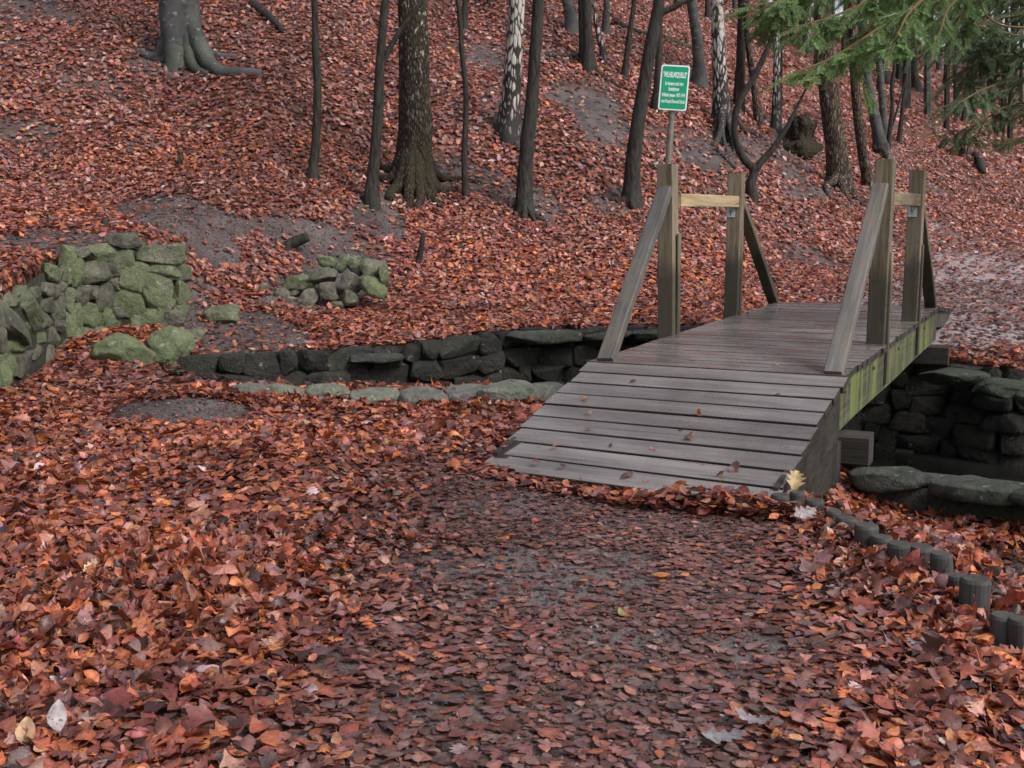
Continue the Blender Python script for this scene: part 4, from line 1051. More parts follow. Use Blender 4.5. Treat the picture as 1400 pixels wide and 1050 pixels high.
for k in range(46):
    px, py = (rs.uniform(0, 1400), rs.uniform(60, 420)) if k < 34 else (rs.uniform(0, 1100), rs.uniform(700, 1040))
    g = ground(px, py)
    if inside(np.array([g.x]), np.array([g.y]), CHANNEL)[0] or (640 < px < 1320 and 400 < py < 700): continue
    a = rs.uniform(0, 6.28); L = rs.uniform(.25, .8) if k < 34 else rs.uniform(.08, .22); r = rs.uniform(.006, .014) if k < 34 else rs.uniform(.002, .004)
    pts = []
    for t in np.linspace(-.5, .5, 6):
        x, y = g.x+math.cos(a)*L*t+rs.normal(0, .03)*L, g.y+math.sin(a)*L*t+rs.normal(0, .03)*L; pts.append((x, y, hz(x, y)+.045+r+.03*abs(t)))
    mb = MB(); tube(mb, catmull(pts, 10), np.linspace(r, r*.5, 10), 5)
    q = catmull(pts, 10)[6]; a2 = a+rs.choice([-.7, .7]); tube(mb, [q, q+np.array([math.cos(a2)*L*.25, math.sin(a2)*L*.25, .03])], [r*.6, r*.3], 4)
    tag(mb.build('fallen_twig', M['dead_twig'], None, smooth=True), 'thin bare twig lying on the leaves of the hillside' if k < 34 else 'short thin twig lying on the leaves in the foreground', 'twig', 'twigs on the hillside' if k < 34 else 'twigs in the foreground')
def stub(name, label, cat, px, py, tip, w0, w1, mat, rough=.2, dy=.0):
    g = ground(px, py); p = at_depth(tip[0], tip[1], g.y+dy)
    mb = MB(); s = g.y/FOC/2; P = [np.array(g)-UP*.1, np.array(g), (np.array(g)+np.array(p))/2+np.array([.01, 0, .01]), np.array(p)]
    tube(mb, catmull(P, 12), np.interp(np.linspace(0, 1, 12), [0, .3, 1], [w0*s*1.3, w0*s, w1*s]), 10, rough, px, nfreq=9)
    return tag(mb.build(name, M[mat], None, smooth=True), label, cat)
stub('broken_log', 'short dark broken log jutting from the bare slope above the dry-stone wall', 'log', 392, 337, (421, 323), 15, 13, 'dark')
stub('snag', 'upright dark snag right of the dry-stone wall', 'dead wood', 571, 362, (579, 318), 9, 7, 'dark')
stub('stump', 'small pointed stump on the left slope', 'stump', 245, 230, (246, 206), 12, 5, 'brown')
stub('stump', 'small dark knob of root beside the leaf drift above the rubble wall', 'stump', 142, 309, (144, 298), 14, 8, 'dark')
g = ground(1090, 208)
mb = MB(); rock(mb, np.array(at_depth(1093, 186, g.y+.15)), (np.array([.98, .1, -.12]), np.array([0, 1.0, 0]), np.array([.12, 0, .98])), (.36, .34, .58), 77, 4, .5, 6, .34, .2); rock(mb, np.array(g)+UP*.1, (np.array([1.0, 0, 0]), np.array([0, 1.0, 0]), UP), (.46, .42, .34), 79, 4, .3, 6, .3, .2)
tag(mb.build('stump', M['rough'], None, smooth=True), 'dark upturned stump with a ragged top right of the straight dark trunk', 'stump')
g = ground(1204, 214)
mb = MB(); rock(mb, np.array(g)+UP*.12, (np.array([1.0, 0, 0]), np.array([0, 1.0, 0]), UP), (.24, .22, .26), 78, 4, .2, 4, .2, .2)
tag(mb.build('stump', M['dark'], None, smooth=True), 'low black stump at the foot of the twin trunks behind the right post', 'stump')

# ------------------------------------------------------------------ log edging on the right of the path
LOGS = []
EDG = [(1067, 676, 26, 'flat grey edging log nearest the foot of the ramp'), (1090, 672, 22, 'small dark edging log behind the yellow oak leaf'), (1113, 683, 27, 'low grey edging log right of the yellow oak leaf'), (1140, 698, 22, 'sunken dark edging log in the leaves, third on from the ramp'),
       (1157, 707, 28, 'half-buried edging log before the pale round one'), (1185, 717, 34, 'round pale-topped edging log standing alone'), (1206, 733, 30, 'dark edging log tight against the taller one'), (1229, 742, 33, 'upright grey edging log in the middle of the row'),
       (1259, 746, 36, 'upright brown-grey edging log beside the split one'), (1287, 756, 32, 'split brown edging log leaning out of line'), (1308, 786, 30, 'edging log half hidden behind the tallest one'), (1334, 790, 42, 'tallest, widest grey edging log'),
       (1372, 840, 36, 'dark low edging log at the picture edge'), (1396, 846, 34, 'edging log cut by the right picture edge')]
for k, (px, py, w, lab) in enumerate(EDG):
    top_z = [.06, .05, .075, .055, .07, .125, .10, .13, .12, .135, .095, .14, .105, .11][k]
    dx, dy, dz = ray(px, py); t = (top_z-EYE)/dz; c = np.array([dx*t, dy*t, top_z]); r = w*t*dy/FOC/2*1.0; LOGS.append((c[0], c[1], r))
    lean = np.array([random.uniform(-.03, .03), random.uniform(-.03, .03), 0])+(np.array([-.06, 0, 0]) if 'split' in lab else 0)
    mb = MB(); tube(mb, [c-UP*.55-lean, c-UP*.25-lean*.5, c-UP*.012, c+UP*.0], [r, r, r, r*.88], 20, .09, k, nfreq=11)
    o = mb.build('edging_log', M['log']); tag(o, lab, 'log edging', 'upright edging logs along the path')

# ------------------------------------------------------------------ conifer boughs hanging in from the right
def spray(nb, tb, p, d, L, up, size, rs, tint):
    """a flat twig with needles on both sides"""
    n = max(4, int(L/.022)); pts = [np.array(p)]; d = np.array(d)/np.linalg.norm(d)
    for k in range(n):
        d = d+rs.normal(0, .05, 3)+np.array([0, 0, -.035]); d /= np.linalg.norm(d); pts.append(pts[-1]+d*L/n)
    tube(tb, pts, np.linspace(.0022, .0008, n+1), 4, cap=False)
    side = np.cross(d, up); side /= np.linalg.norm(side)+1e-9
    for k in range(n):
        for j in range(4):
            q = pts[k]+(pts[k+1]-pts[k])*(j/4)
            for s in (-1, 1):
                l = size*rs.uniform(.75, 1.15)*(1-.35*(k/n)**2); dd = d*.75+side*s*rs.uniform(.7, 1.0)+up*rs.normal(0, .18); dd /= np.linalg.norm(dd)
                wv = np.cross(dd, up); wv /= np.linalg.norm(wv)+1e-9; w = .0014*size/.02
                e = q+dd*l-np.array([0, 0, .12*l])
                nb.add([q-wv*w*.5, q+wv*w*.5, q+dd*l*.6+wv*w, e, q+dd*l*.6-wv*w], [(0, 1, 2, 3, 4)], np.clip(tint+rs.normal(0, .18), 0, 1))
def bough(parent, line, depths, r0, needle, size, n_twigs, tw_len, start_pt, tint, droop=.3, seed=0, bare=False, t0=.15, matn='twig'):
    rs = np.random.default_rng(seed)
    P = [np.array(at_depth(px, py, d)) for (px, py), d in zip(line, depths)]
    if start_pt is not None: P = [np.array(start_pt)]+P
    cm = catmull(P, 40); tb = MB(); tube(tb, cm, np.linspace(r0, r0*.25, 40), 6, 0, cap=False)
    nb = MB()
    if not bare:
        first = int(t0*40)
        for k in range(n_twigs):
            i = int(rs.uniform(first, 39)); i = min(max(i, 1), 38); q = cm[i]; d = cm[i+1]-cm[i-1]; d /= np.linalg.norm(d)
            sd = np.cross(d, UP); sd /= np.linalg.norm(sd)+1e-9
            s = 1 if k % 2 else -1
            dd = d*rs.uniform(.4, .9)+sd*s*rs.uniform(.3, .9)+np.array([0, 0, -rs.uniform(.1, 1.0)*droop*2])
            up = UP+rs.normal(0, .35, 3)+np.array([0, -.45, 0]); L = tw_len*rs.uniform(.6, 1.3)
            spray(nb, tb, q, dd, L, up/np.linalg.norm(up), size, rs, tint)
            for m in range(3):
                f = rs.uniform(.2, .8); q2 = q+dd/np.linalg.norm(dd)*L*f
                d2 = dd/np.linalg.norm(dd)+sd*rs.choice([-1, 1])*.6+rs.normal(0, .25, 3)
                spray(nb, tb, q2, d2, L*.5, up/np.linalg.norm(up), size, rs, tint)
        spray(nb, tb, cm[-1], cm[-1]-cm[-3], tw_len, UP+np.array([0, -.5, 0]), size, rs, tint)
    br = tb.build('bough', M[matn], parent)
    if not bare: nb.build('needles', M[needle], br)
con = thing('conifer_tree', 'fresh green conifer whose boughs hang into the top right corner close to the camera', 'tree', (3.55, 5.0, hz(3.55, 5.0)))
cz = hz(3.55, 5.0)
mb = MB(); tube(mb, catmull([(3.55, 5.0, cz-.2), (3.52, 5.02, cz+2), (3.5, 5.0, cz+5), (3.45, 5.0, cz+8)], 24), np.linspace(.15, .04, 24), 12, .05, 4); mb.build('trunk', M['brown'], con, smooth=True)
def st(z): return (3.5, 5.0, z)
B1 = [([(1390, -60), (1280, -10), (1200, 40), (1140, 78), (1090, 98)], 4.0, .011, 24, .15, .55, .26, 11), ([(1330, -110), (1200, -40), (1110, -8), (1030, 8)], 4.5, .012, 30, .17, .4, .22, 12), ([(1400, -70), (1300, -25), (1245, 15), (1222, 62)], 3.7, .009, 14, .12, .5, .4, 13),
      ([(1420, -40), (1340, -20), (1298, 10), (1284, 48)], 3.9, .009, 12, .12, .55, .5, 14), ([(1340, -80), (1230, -20), (1150, 18), (1105, 32)], 4.2, .010, 24, .15, .45, .3, 15), ([(1300, -70), (1220, -5), (1185, 40), (1168, 70)], 4.3, .009, 20, .14, .6, .4, 16),
      ([(1380, -70), (1300, -40), (1190, -28), (1060, -22)], 4.8, .011, 26, .16, .3, .2, 17), ([(1240, -30), (1190, 30), (1172, 70), (1180, 120)], 4.4, .004, 7, .09, .8, .5, 18), ([(1400, -90), (1330, -50), (1260, -30), (1200, -10), (1170, 12)], 4.1, .010, 22, .15, .5, .4, 19)]
B1 += [([(1400, -60), (1340, -30), (1290, -12), (1255, 14)], 4.4, .009, 18, .14, .35, .4, 20), ([(1420, -50), (1370, -20), (1330, 0), (1310, 30)], 4.8, .009, 16, .14, .25, .5, 21), ([(1260, -60), (1170, -30), (1100, -10), (1060, 22)], 4.6, .009, 20, .15, .35, .35, 22),
       ([(1300, -50), (1240, -10), (1215, 20), (1198, 48)], 4.9, .008, 16, .13, .2, .5, 23)]
for (ln, d, r0, n, tl, tint, droop, sd_) in B1:
    bough(con, ln, [d+.25*(1-k/(len(ln)-1)) for k in range(len(ln))], r0, 'needle', .021, n, tl, st(2.9+.05*(sd_-10)), tint, droop, sd_, t0=.35)
bough(con, [(1160, -20), (1165, 10), (1158, 40), (1150, 66)], [4.2]*4, .004, 'needle', .02, 0, .1, None, .5, bare=True)
bough(con, [(1440, 42), (1400, 38), (1368, 34), (1347, 18), (1340, -8)], [3.6]*5, .005, 'needle', .02, 0, .1, None, .5, bare=True)
bough(con, [(1470, 16), (1420, 10), (1385, 12)], [3.6]*3, .004, 'needle', .02, 0, .1, None, .5, bare=True)
con2 = thing('conifer_tree', 'dark blue-green conifer farther back, its dense boughs filling the right edge', 'tree', (6.6, 11.0, hz(6.6, 11.0)))
c2z = hz(6.6, 11.0)
mb = MB(); tube(mb, catmull([(6.6, 11.0, c2z-.2), (6.6, 11.0, c2z+4), (6.55, 11.0, c2z+9)], 24), np.linspace(.2, .05, 24), 12, .05, 6); mb.build('trunk', M['brown'], con2, smooth=True)
B1X = None
B2 = [([(1440, 60), (1390, 75), (1340, 85), (1300, 110)], 10.2, 26, .45), ([(1450, 95), (1400, 108), (1350, 120), (1312, 140)], 9.6, 26, .42), ([(1450, 150), (1410, 140), (1370, 148), (1340, 168)], 9.8, 20, .4), ([(1450, 10), (1400, 20), (1340, 30), (1290, 50)], 10.5, 30, .5),
      ([(1450, -20), (1390, -10), (1320, 5), (1265, 25)], 10.8, 30, .5), ([(1460, 190), (1420, 185), (1380, 190)], 9.5, 9, .3), ([(1460, -40), (1380, -35), (1300, -25), (1240, 0)], 11.0, 26, .5), ([(1450, 120), (1410, 90), (1370, 60), (1330, 62)], 10.0, 24, .42), ([(1440, 40), (1400, 50), (1365, 42), (1320, 30)], 9.9, 24, .42)]
for k, (ln, d, n, tl) in enumerate(B2):
    p0 = at_depth(ln[0][0], ln[0][1], d)
    bough(con2, ln, [d+.3*math.sin(q) for q in range(len(ln))], .02, 'needle_dark', .034, n, tl*.85, (6.58, 11.0, p0.z+.15), .35, .25, 50+k, t0=.25)
con3 = thing('conifer_sapling', 'low ragged young conifer on the far right slope above the dark fallen branch', 'young tree', tuple(ground(1322, 216)))
g = ground(1322, 216)
bough(con3, [(1320, 214), (1316, 195), (1290, 186)], [g.y]*3, .02, 'needle_dark', .07, 9, .5, None, .4, .3, 91)
bough(con3, [(1322, 214), (1326, 190), (1345, 178)], [g.y-.3]*3, .02, 'needle_dark', .07, 9, .5, None, .4, .3, 92)
#--SPLIT3--
# ------------------------------------------------------------------ fallen leaves
PAL = np.array([(.045, .018, .014), (.105, .034, .023), (.17, .052, .034), (.25, .076, .040), (.335, .105, .040), (.43, .155, .052), (.29, .122, .084), (.195, .092, .080), (.15, .092, .080), (.38, .21, .14), (.37, .29, .265), (.066, .038, .034)])
W_DRIFT = np.array([6, 11, 16, 18, 16, 9, 8, 5, 2.5, 3.5, .5, 3])
W_TROD = np.array([5, 9, 10, 7, 3, .6, 9, 18, 20, 1.5, .4, 8])
W_HILL = np.array([5, 11, 15, 12, 5.5, 2.5, 19, 17, 7, 8, 2.6, 5])
W_PATH = np.array([3, 8, 9, 6, 3, 1, 9, 14, 14, 6, 7, 4])
def template(kind, S):
    """leaf lying along x, length 1: stations with a left edge, the midrib and a right edge"""
    t = np.linspace(0, 1, S+1)
    if kind == 'beech': w = .33*np.sin(np.pi*t**.9)**.8*(1+.05*np.cos(t*40))
    elif kind == 'oak': w = .25*np.sin(np.pi*np.clip(t, 0, 1)**.75)**.7*(1+.42*np.cos(2*np.pi*4.0*t+.4))+.03
    elif kind == 'hornbeam': w = .25*np.sin(np.pi*t**.8)**.9
    else: w = .44*np.sin(np.pi*t**.8)**.6*(1+.33*np.cos(2*np.pi*2.5*t+2.6))
    w[0] = .012; w[-1] = .008
    if S >= 6:
        t = np.concatenate([[-.22], t]); w = np.concatenate([[.010], w])
    n = len(t); V = np.zeros((n, 3, 3))
    sweep = .16 if kind in ('oak', 'maple') else .06
    V[:, 0] = np.stack([t-.5+sweep*w*2, w, 0*t], 1); V[:, 1] = np.stack([t-.5, 0*t, 0*t], 1); V[:, 2] = np.stack([t-.5+sweep*w*2, -w, 0*t], 1)
    i = np.arange(n-1)*3
    F = np.concatenate([np.stack([i, i+1, i+4, i+3], 1), np.stack([i+1, i+2, i+5, i+4], 1)])
    return V.reshape(-1, 3), F
def diamond():
    V = np.array([(-.5, 0, 0), (0, .31, 0), (.5, 0, 0), (0, -.31, 0)]); return V, np.array([(0, 1, 2), (0, 2, 3)])
def fold_quad():
    V = np.array([(-.5, 0, 0), (-.12, .30, 0), (.3, .2, 0), (.5, 0, 0), (.25, -.22, 0), (-.15, -.29, 0)]); return V, np.array([(0, 1, 2, 3), (0, 3, 4, 5)])
def make_leaves(x, y, tmpl, length, tilt, lift, col, curl, zbase=None, slope=None, yaw=None, stand=False):
    """bake one template at many places; returns vertices, faces, colours"""
    V, F = tmpl; N = len(x); n = len(V)
    v = np.repeat(V[None], N, 0)*1.0
    asp = rng.uniform(.8, 1.25, (N, 1)); v[:, :, 1] *= asp
    c1 = rng.normal(0, 1, (N, 1))*curl; c2_ = np.abs(rng.normal(0, 1, (N, 1)))*curl*1.3*np.where(rng.random((N, 1)) < .7, 1, -1); c3 = rng.normal(0, .9, (N, 1))*curl
    X, Y = v[:, :, 0], v[:, :, 1]
    v[:, :, 2] = c1*X*X*1.6+c2_*np.abs(Y)*.9+c3*X*Y*2.6+.08*curl*np.sin(X*11+rng.random((N, 1))*6)*np.sign(Y)
    bendy = rng.normal(0, .3, (N, 1)); v[:, :, 1] += bendy*X*X
    v *= np.asarray(length).reshape(-1, 1, 1)
    # tilt about a random level axis, then turn
    a = rng.uniform(0, 2*np.pi, N); ti = np.abs(rng.normal(0, 1, N))*tilt
    flip = rng.random(N) < .4
    if stand: a, ti, flip = a*0+np.pi/2, ti*0+tilt, flip & False
    ca, sa, ct, stt = np.cos(a), np.sin(a), np.cos(ti), np.sin(ti)
    yw = rng.uniform(0, 2*np.pi, N) if yaw is None else yaw
    cy, sy = np.cos(yw), np.sin(yw)
    v[:, :, 2] *= np.where(flip, -1, 1)[:, None]
    x1 = v[:, :, 0]*cy[:, None]-v[:, :, 1]*sy[:, None]; y1 = v[:, :, 0]*sy[:, None]+v[:, :, 1]*cy[:, None]; z1 = v[:, :, 2]
    u = x1*ca[:, None]+y1*sa[:, None]; w = -x1*sa[:, None]+y1*ca[:, None]
    u2 = u*ct[:, None]-z1*stt[:, None]; z2 = u*stt[:, None]+z1*ct[:, None]
    x2 = u2*ca[:, None]-w*sa[:, None]; y2 = u2*sa[:, None]+w*ca[:, None]
    if zbase is None:
        e = .06; zb = height(x, y, False); gx_ = np.clip((height(x+e, y, False)-height(x-e, y, False))/(2*e), -2, 2); gy_ = np.clip((height(x, y+e, False)-height(x, y-e, False))/(2*e), -2, 2)
    else: zb, gx_, gy_ = zbase, *slope
    low = np.minimum(0, z2.min(1)); z2 = z2+(-low*.55+lift)[:, None]
    nv = np.stack([-gx_, -gy_, np.ones(N)], 1); nv /= np.linalg.norm(nv, axis=1)[:, None]
    ta = np.stack([np.ones(N), np.zeros(N), gx_], 1); ta /= np.linalg.norm(ta, axis=1)[:, None]; tb = np.cross(nv, ta)
    base = np.stack([x, y, zb], 1)
    out = (base[:, None]+x2[..., None]*ta[:, None]+y2[..., None]*tb[:, None]+z2[..., None]*nv[:, None]).reshape(-1, 3)
    f = (F[None]+(np.arange(N)*n)[:, None, None]).reshape(-1, F.shape[1])
    c = np.ones((N, n, 4)); c[:, :, :3] = col[:, None, :]
    rib = (np.abs(V[:, 1]) < 1e-6)
    if n > 8: c[:, rib, :3] *= 1.12; c[:, ~rib, :3] *= rng.uniform(.82, 1.05, (N, 1, 1))
    return out, f, np.clip(c, 0, 1).reshape(-1, 4)
def pick(W, n):
    k = rng.choice(len(PAL), n, p=W/W.sum()); c = PAL[k]*rng.uniform(.75, 1.3, (n, 1)); return c*np.array([1.03, .975, 1.10])*(1+rng.normal(0, .06, (n, 3)))
def litter_object(name, label, parts, mat):
    """one object out of several baked sets with the same face size"""
    V, Fc, Cc, o = [], [], [], 0
    for (v, f, c) in parts: V.append(v); Fc.append(f+o); Cc.append(c); o += len(v)
    me = fast_mesh(name, np.concatenate(V), np.concatenate(Fc), color=np.concatenate(Cc)); me.materials.append(mat)
    ob = bpy.data.objects.new(name, me); COL.objects.link(ob); tag(ob, label, 'leaves', None, 'stuff'); return ob
def scatter(r0, r1, n, half):
    r = np.sqrt(rng.uniform(r0*r0, r1*r1, n)); a = rng.uniform(-half, half, n)
    return r*np.sin(a), r*np.cos(a)-.9
RAMP_POLY = [tuple(BP(-1.68, .0, 0)[:2]), tuple(BP(-1.88, BW, 0)[:2]), tuple(BP(BL+1.6, BW, 0)[:2]), tuple(BP(BL+1.6, 0, 0)[:2])]
def keep_mask(x, y, margin=.05):
    ok = ~inside(x, y, CHANNEL) & ~inside(x, y, RAMP_POLY)
    ok &= ~((seg_dist(x, y, CHANNEL, True) < .07) & (rng.random(len(x)) < .8))
    ok &= seg_dist(x, y, WALL_LINE) > np.where(inside(x, y, BANK), .06, .15)
    ok &= ~((seg_dist(x, y, NEAR_EDGE) < .34) & (x < 1.2) & (rng.random(len(x)) < .9))
    for (px, py) in (): pass
    return ok
def drift_amount(x, y, trod):
    """how deep and loose the leaves lie"""
    d = np.clip(.55+.55*n2(x, y, .9, 41)+.3*n2(x, y, 2.3, 42), 0, 1)
    d = np.maximum(d, np.exp(-((x-1.55)/.42)**2-((y-4.6)/1.1)**2)*1.3)
    d = np.maximum(d, np.exp(-((x-1.0)/.55)**2-((y-5.75)/.22)**2)*1.0)
    return np.clip(d*(1-.85*trod), 0, 1.2)
near_parts = []
T_NEAR = [('beech', 8), ('beech', 8), ('oak', 16), ('hornbeam', 8), ('maple', 12)]
P_NEAR = [.36, .26, .13, .22, .03]
for (r0, r1, dens, Sdiv, half) in ((1.7, 6.2, 2600, 1, .95), (6.2, 10.5, 1500, 2, .80)):
    n = int(half*(r1*r1-r0*r0)*dens)
    x, y = scatter(r0, r1, n, half); z = height(x, y)
    bare, trod, path = masks(x, y, z)
    ok = keep_mask(x, y) & (rng.random(n) > bare*.93) & (rng.random(n) > trod*.52)
    for (lx_, ly_, lr_) in LOGS: ok &= np.hypot(x-lx_, y-ly_) > lr_+.022
    x, y, trod, bare = x[ok], y[ok], trod[ok], bare[ok]; n = len(x)
    dr = drift_amount(x, y, trod)
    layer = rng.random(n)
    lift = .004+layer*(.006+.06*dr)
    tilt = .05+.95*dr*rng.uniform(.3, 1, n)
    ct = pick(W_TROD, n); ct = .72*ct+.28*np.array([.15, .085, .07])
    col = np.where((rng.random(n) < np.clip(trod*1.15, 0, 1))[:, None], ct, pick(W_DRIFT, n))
    col *= (.55+.6*layer)[:, None]*rng.uniform(.82, 1.18, (n, 1))*(1+.22*n2(x, y, 1.4, 44))[:, None]  # low leaves darker: crevice shade of the pile painted into their colour
    kind = rng.choice(len(T_NEAR), n, p=P_NEAR)
    for k, (kd, S) in enumerate(T_NEAR):
        m = kind == k
        L = rng.triangular(.026, .055, .098, m.sum())*(1-.30*trod[m])*(1.25 if kd in ('oak', 'maple') else 1)*(.9+.15*rng.random(m.sum()))
        tm = template(kd, S if Sdiv == 1 else max(4, S//2+1 if kd != 'oak' else 9))
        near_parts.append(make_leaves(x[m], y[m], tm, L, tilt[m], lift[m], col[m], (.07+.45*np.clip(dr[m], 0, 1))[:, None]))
# leaves drifted against the foot of the ramp and between the edging logs
n = 700
b = rng.uniform(-.1, BW+.3, n); a = -1.72-.2*b/BW+rng.normal(-.05, .07, n)
q = B0[:2]+np.outer(a, BE[:2])+np.outer(b, BN[:2]); heap = np.exp(-((b-1.45)/.45)**2)
near_parts.append(make_leaves(q[:, 0], q[:, 1], template('beech', 7), rng.uniform(.05, .09, n), .3+.4*heap*rng.random(n), .01+rng.random(n)*(.02+.085*heap), pick(W_DRIFT, n), .2))
litter_object('leaf_litter', 'rust brown fallen leaves carpeting the near bank and the way to the bridge', near_parts, M['leaf'])

# crumbled leaf bits, mulch and grit on the trodden way and the bare patches
bits = []
for (r0, r1, dens, lo, hi) in ((2.6, 9.5, 2300, .007, .026), (9.5, 20, 800, .012, .04)):
    n = int(.62*(r1*r1-r0*r0)*dens); x, y = scatter(r0, r1, n, .62); z = height(x, y); bare, trod, path = masks(x, y, z)
    ok = ~inside(x, y, CHANNEL) & ~inside(x, y, RAMP_POLY) & (rng.random(n) < np.clip(np.maximum(bare, trod*.9), .03, 1)*.8)
    x, y = x[ok], y[ok]; n = len(x)
    c = np.where((rng.random(n) < .6)[:, None], pick(W_TROD, n)*.75, np.array([.085, .07, .066])*rng.choice([.3, .6, 1.0, 1.5, 3.2], (n, 1), p=[.25, .25, .25, .18, .07]))
    bits.append(make_leaves(x, y, fold_quad(), rng.uniform(lo, hi, n), .5*rng.random(n), .001+.006*rng.random(n), c, .5))
litter_object('leaf_mulch', 'crumbled bits of leaf and grit trodden into the bare damp soil', bits, M['leaf'])

mid_parts = []
x, y = scatter(10.5, 20, 140000, .72); z = height(x, y); n = len(x)
bare, trod, path = masks(x, y, z)
ok = keep_mask(x, y) & (rng.random(n) > bare*.95) & (rng.random(n) > path*.66)
x, y, path, z = x[ok], y[ok], path[ok], z[ok]; n = len(x)
clus = n2(x, y, .7, 51)
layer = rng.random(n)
col = np.where((rng.random(n) < path)[:, None], pick(W_PATH, n), np.where((rng.random(n) < np.clip(.5+clus, 0, 1))[:, None], pick(W_HILL, n), pick(W_DRIFT, n)))*(.65+.5*layer)[:, None]*rng.uniform(.85, 1.15, (n, 1))*(1+.34*n2(x, y, .45, 52))[:, None]  # layer term paints shade onto the deeper leaves
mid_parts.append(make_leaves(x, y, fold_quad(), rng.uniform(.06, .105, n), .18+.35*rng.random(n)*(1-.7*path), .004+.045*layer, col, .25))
x, y = scatter(20, 40, 215000, .66); n = len(x); z = height(x, y)
bare, trod, path = masks(x, y, z)
ok = (rng.random(n) > bare*.9) & (rng.random(n) > path*.75)
x, y, path = x[ok], y[ok], path[ok]; n = len(x); layer = rng.random(n)
col = np.where((rng.random(n) < path)[:, None], pick(W_PATH, n), pick(W_HILL, n))*(.65+.65*layer)[:, None]*(1+.25*n2(x, y, .4, 52))[:, None]  # deeper leaves toned down as painted shade
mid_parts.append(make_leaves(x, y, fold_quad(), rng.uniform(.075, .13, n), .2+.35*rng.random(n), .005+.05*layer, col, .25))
x, y = scatter(40, 78, 120000, .55); n = len(x); layer = rng.random(n)
mid_parts.append(make_leaves(x, y, fold_quad(), rng.uniform(.13, .24, n), .25+.3*rng.random(n), .01+.05*layer, pick(W_HILL, n)*(.7+.6*layer)[:, None], .25))  # same painted shade by layer
litter_object('leaf_litter', 'reddish fallen leaves covering the far bank and the whole wooded hillside', mid_parts, M['leaf'])

# single leaves one can point to
def single(px, py, kind, L, col, label, tilt=.2, lift=.03, yaw=None, group=None, curl=.25, on=None, stand=False):
    global rng
    keep, rng = rng, np.random.default_rng(int(px*7+py))
    if on == 'ramp' or on == 'deck':
        o0, nn = (BP(0, 0, DZ), n1) if on == 'ramp' else (BP(0, 0, DZ), UP)
        d = np.array(ray(px, py)); e = np.array([0, 0, EYE]); t = (o0-e).dot(nn)/d.dot(nn); p = e+d*t
        zb = np.array([p[2]+.004]); sl = (np.array([-nn[0]/nn[2]]), np.array([-nn[1]/nn[2]]))
    else:
        g = ground(px, py); p = np.array(g); zb, sl = None, None
    v, f, c = make_leaves(np.array([p[0]]), np.array([p[1]]), template(kind, 16 if kind == 'oak' else 10), np.array([L]), np.array([tilt]), np.array([lift]), np.array([col]), curl, zb, sl, None if yaw is None else np.array([yaw]), stand)
    rng = keep
    me = fast_mesh('fallen_leaf', v-p, f, color=c); me.materials.append(M['leaf'])
    o = bpy.data.objects.new('fallen_leaf', me); COL.objects.link(o); o.location = p
    return tag(o, label, 'leaf', group)
single(80, 1018, 'beech', .092, (.40, .36, .36), 'big whitish leaf standing up in the bottom left foreground', 1.0, .05, 1.75, stand=True)
single(38, 1030, 'beech', .09, (.42, .27, .15), 'tan leaf beside the big whitish one at the bottom left corner', .8, .04, 1.9, stand=True)
single(116, 1005, 'oak', .08, (.34, .29, .28), 'pale lobed leaf just right of the big whitish one', .3, .04)
single(1088, 688, 'oak', .115, (.38, .27, .12), 'large yellow oak leaf standing against the foot of the ramp', 1.0, .08, 1.3, stand=True)
single(1100, 722, 'oak', .12, (.33, .29, .28), 'pale grey oak leaf below the yellow one', .45, .06, .4, stand=True)
single(988, 1022, 'oak', .13, (.20, .19, .20), 'long grey oak leaf lying at the bottom right', .1, .03, .1)
single(1030, 1000, 'oak', .12, (.25, .22, .24), 'greyish lobed leaf above the long grey one', .15, .03, 2.9)
single(1068, 1026, 'beech', .085, (.44, .17, .05), 'orange oval leaf beside the bright small one at the bottom right', .5, .04, 1.4)
single(1088, 1030, 'beech', .06, (.56, .27, .14), 'bright orange-pink small leaf at the bottom right', .4, .04, .5)
single(1252, 898, 'oak', .085, (.28, .26, .29), 'bluish-white leaf in the right foreground drift', .4, .05, 2.2)
single(1205, 838, 'oak', .09, (.26, .24, .27), 'grey upright leaf in the right drift', .7, .06, 1.5)
single(905, 792, 'beech', .075, (.48, .18, .05), 'bright orange leaf lying on the trodden way', .15, .02, .1)
single(936, 793, 'beech', .05, (.50, .20, .07), 'smaller orange leaf right next to the bright one on the trodden way', .15, .02, .6)
single(185, 740, 'beech', .08, (.40, .19, .08), 'big tan-orange leaf in the left drift', .4, .06, 1.0)
single(126, 797, 'oak', .075, (.55, .42, .27), 'cream leaf behind the thin twig on the left', .8, .06, 1.0, stand=True)
single(850, 846, 'beech', .05, (.20, .19, .05), 'small yellow-green leaf on the trodden way', .2, .02)
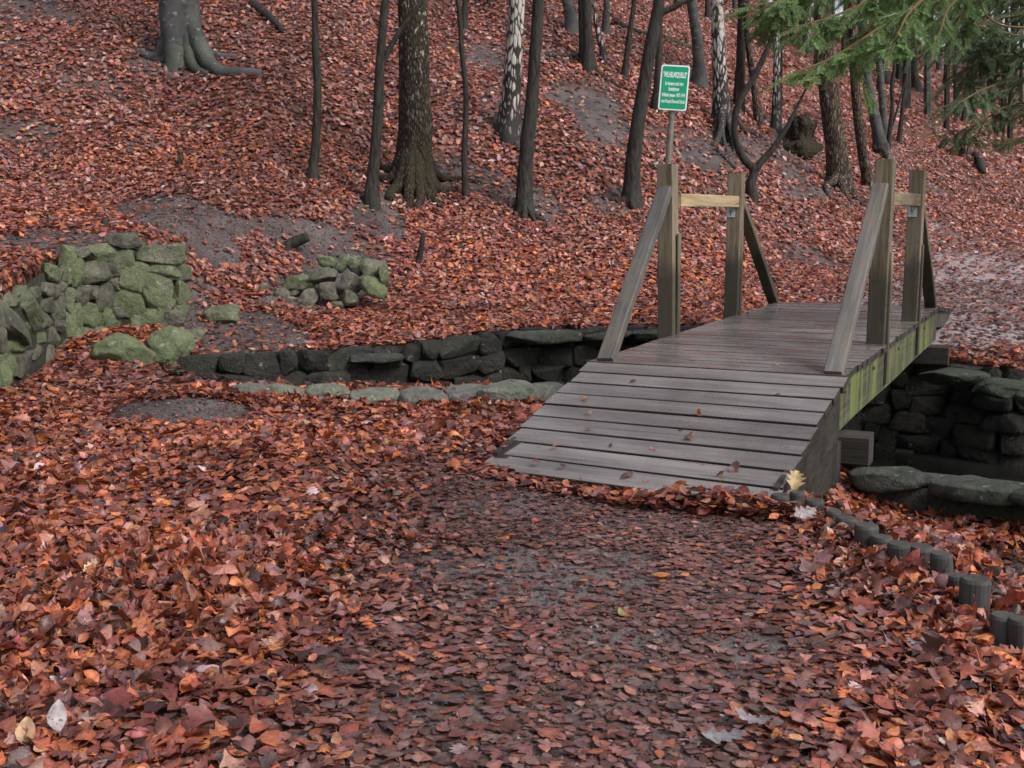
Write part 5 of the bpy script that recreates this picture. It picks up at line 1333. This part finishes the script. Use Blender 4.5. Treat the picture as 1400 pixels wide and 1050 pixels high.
DEC = [(956, 569, .055, 'orange-brown curled leaf in the middle of the ramp', (.30, .10, .04), .6), (944, 602, .07, 'brown leaf lying below the curled orange one on the ramp', (.16, .07, .05), .2), (1005, 648, .10, 'dark crumpled leaf near the lower right corner of the ramp', (.10, .04, .03), .5),
       (985, 655, .10, 'rust leaf left of the dark crumpled one on the ramp', (.22, .075, .04), .35), (858, 652, .10, 'wet flat brown leaf at the lower middle of the ramp', (.12, .06, .05), .15), (732, 634, .05, 'small red-brown leaf on the lowest ramp board', (.2, .06, .04), .3),
       (1072, 615, .06, 'grey-brown leaf near the right edge of the ramp', (.11, .08, .07), .15), (741, 608, .035, 'starry little leaf at the left of the ramp', (.16, .09, .07), .3)]
for (px, py, L, lab, col, ti) in DEC: single(px, py, random.choice(['beech', 'oak', 'maple']), L, col, lab, ti, .006, None, None, .3, 'ramp')
for (px, py, c) in [(805, 588, 0), (893, 616, 1), (1040, 618, 2), (930, 590, 2), (760, 612, 1), (1064, 541, 2), (866, 523, 2), (805, 566, 1), (1058, 630, 0), (800, 548, 1), (960, 640, 0), (690, 612, 1), (770, 640, 2), (1010, 560, 1), (884, 660, 1), (835, 610, 2)]:
    single(px, py, random.choice(['beech', 'oak']), random.uniform(.03, .055), PAL[[2, 6, 0][c]]*1.2, 'tiny dark scrap of leaf stuck to the wet ramp boards', .15, .004, None, 'leaf scraps on the ramp boards', .3, 'ramp')
for (px, py, L, lab, col) in [(1062, 500, .05, 'pinkish leaf on the level deck left of the right brace', (.34, .18, .15)), (1140, 472, .045, 'red-brown leaf on the deck just left of the near right post', (.22, .06, .04)), (1188, 478, .05, 'orange leaf against the foot of the near right post', (.30, .11, .05)),
                              (1056, 414, .07, 'orange leaf at the foot of the far left brace', (.45, .16, .04)), (947, 493, .05, 'tan leaf on the level deck', (.32, .2, .15)), (1022, 430, .05, 'dark leaf at the foot of the far left post', (.06, .03, .025)), (1068, 424, .06, 'dark leaf near the far end of the deck', (.07, .04, .03))]:
    single(px, py, 'beech', L, col, lab, .2, .004, None, None, .3, 'deck')
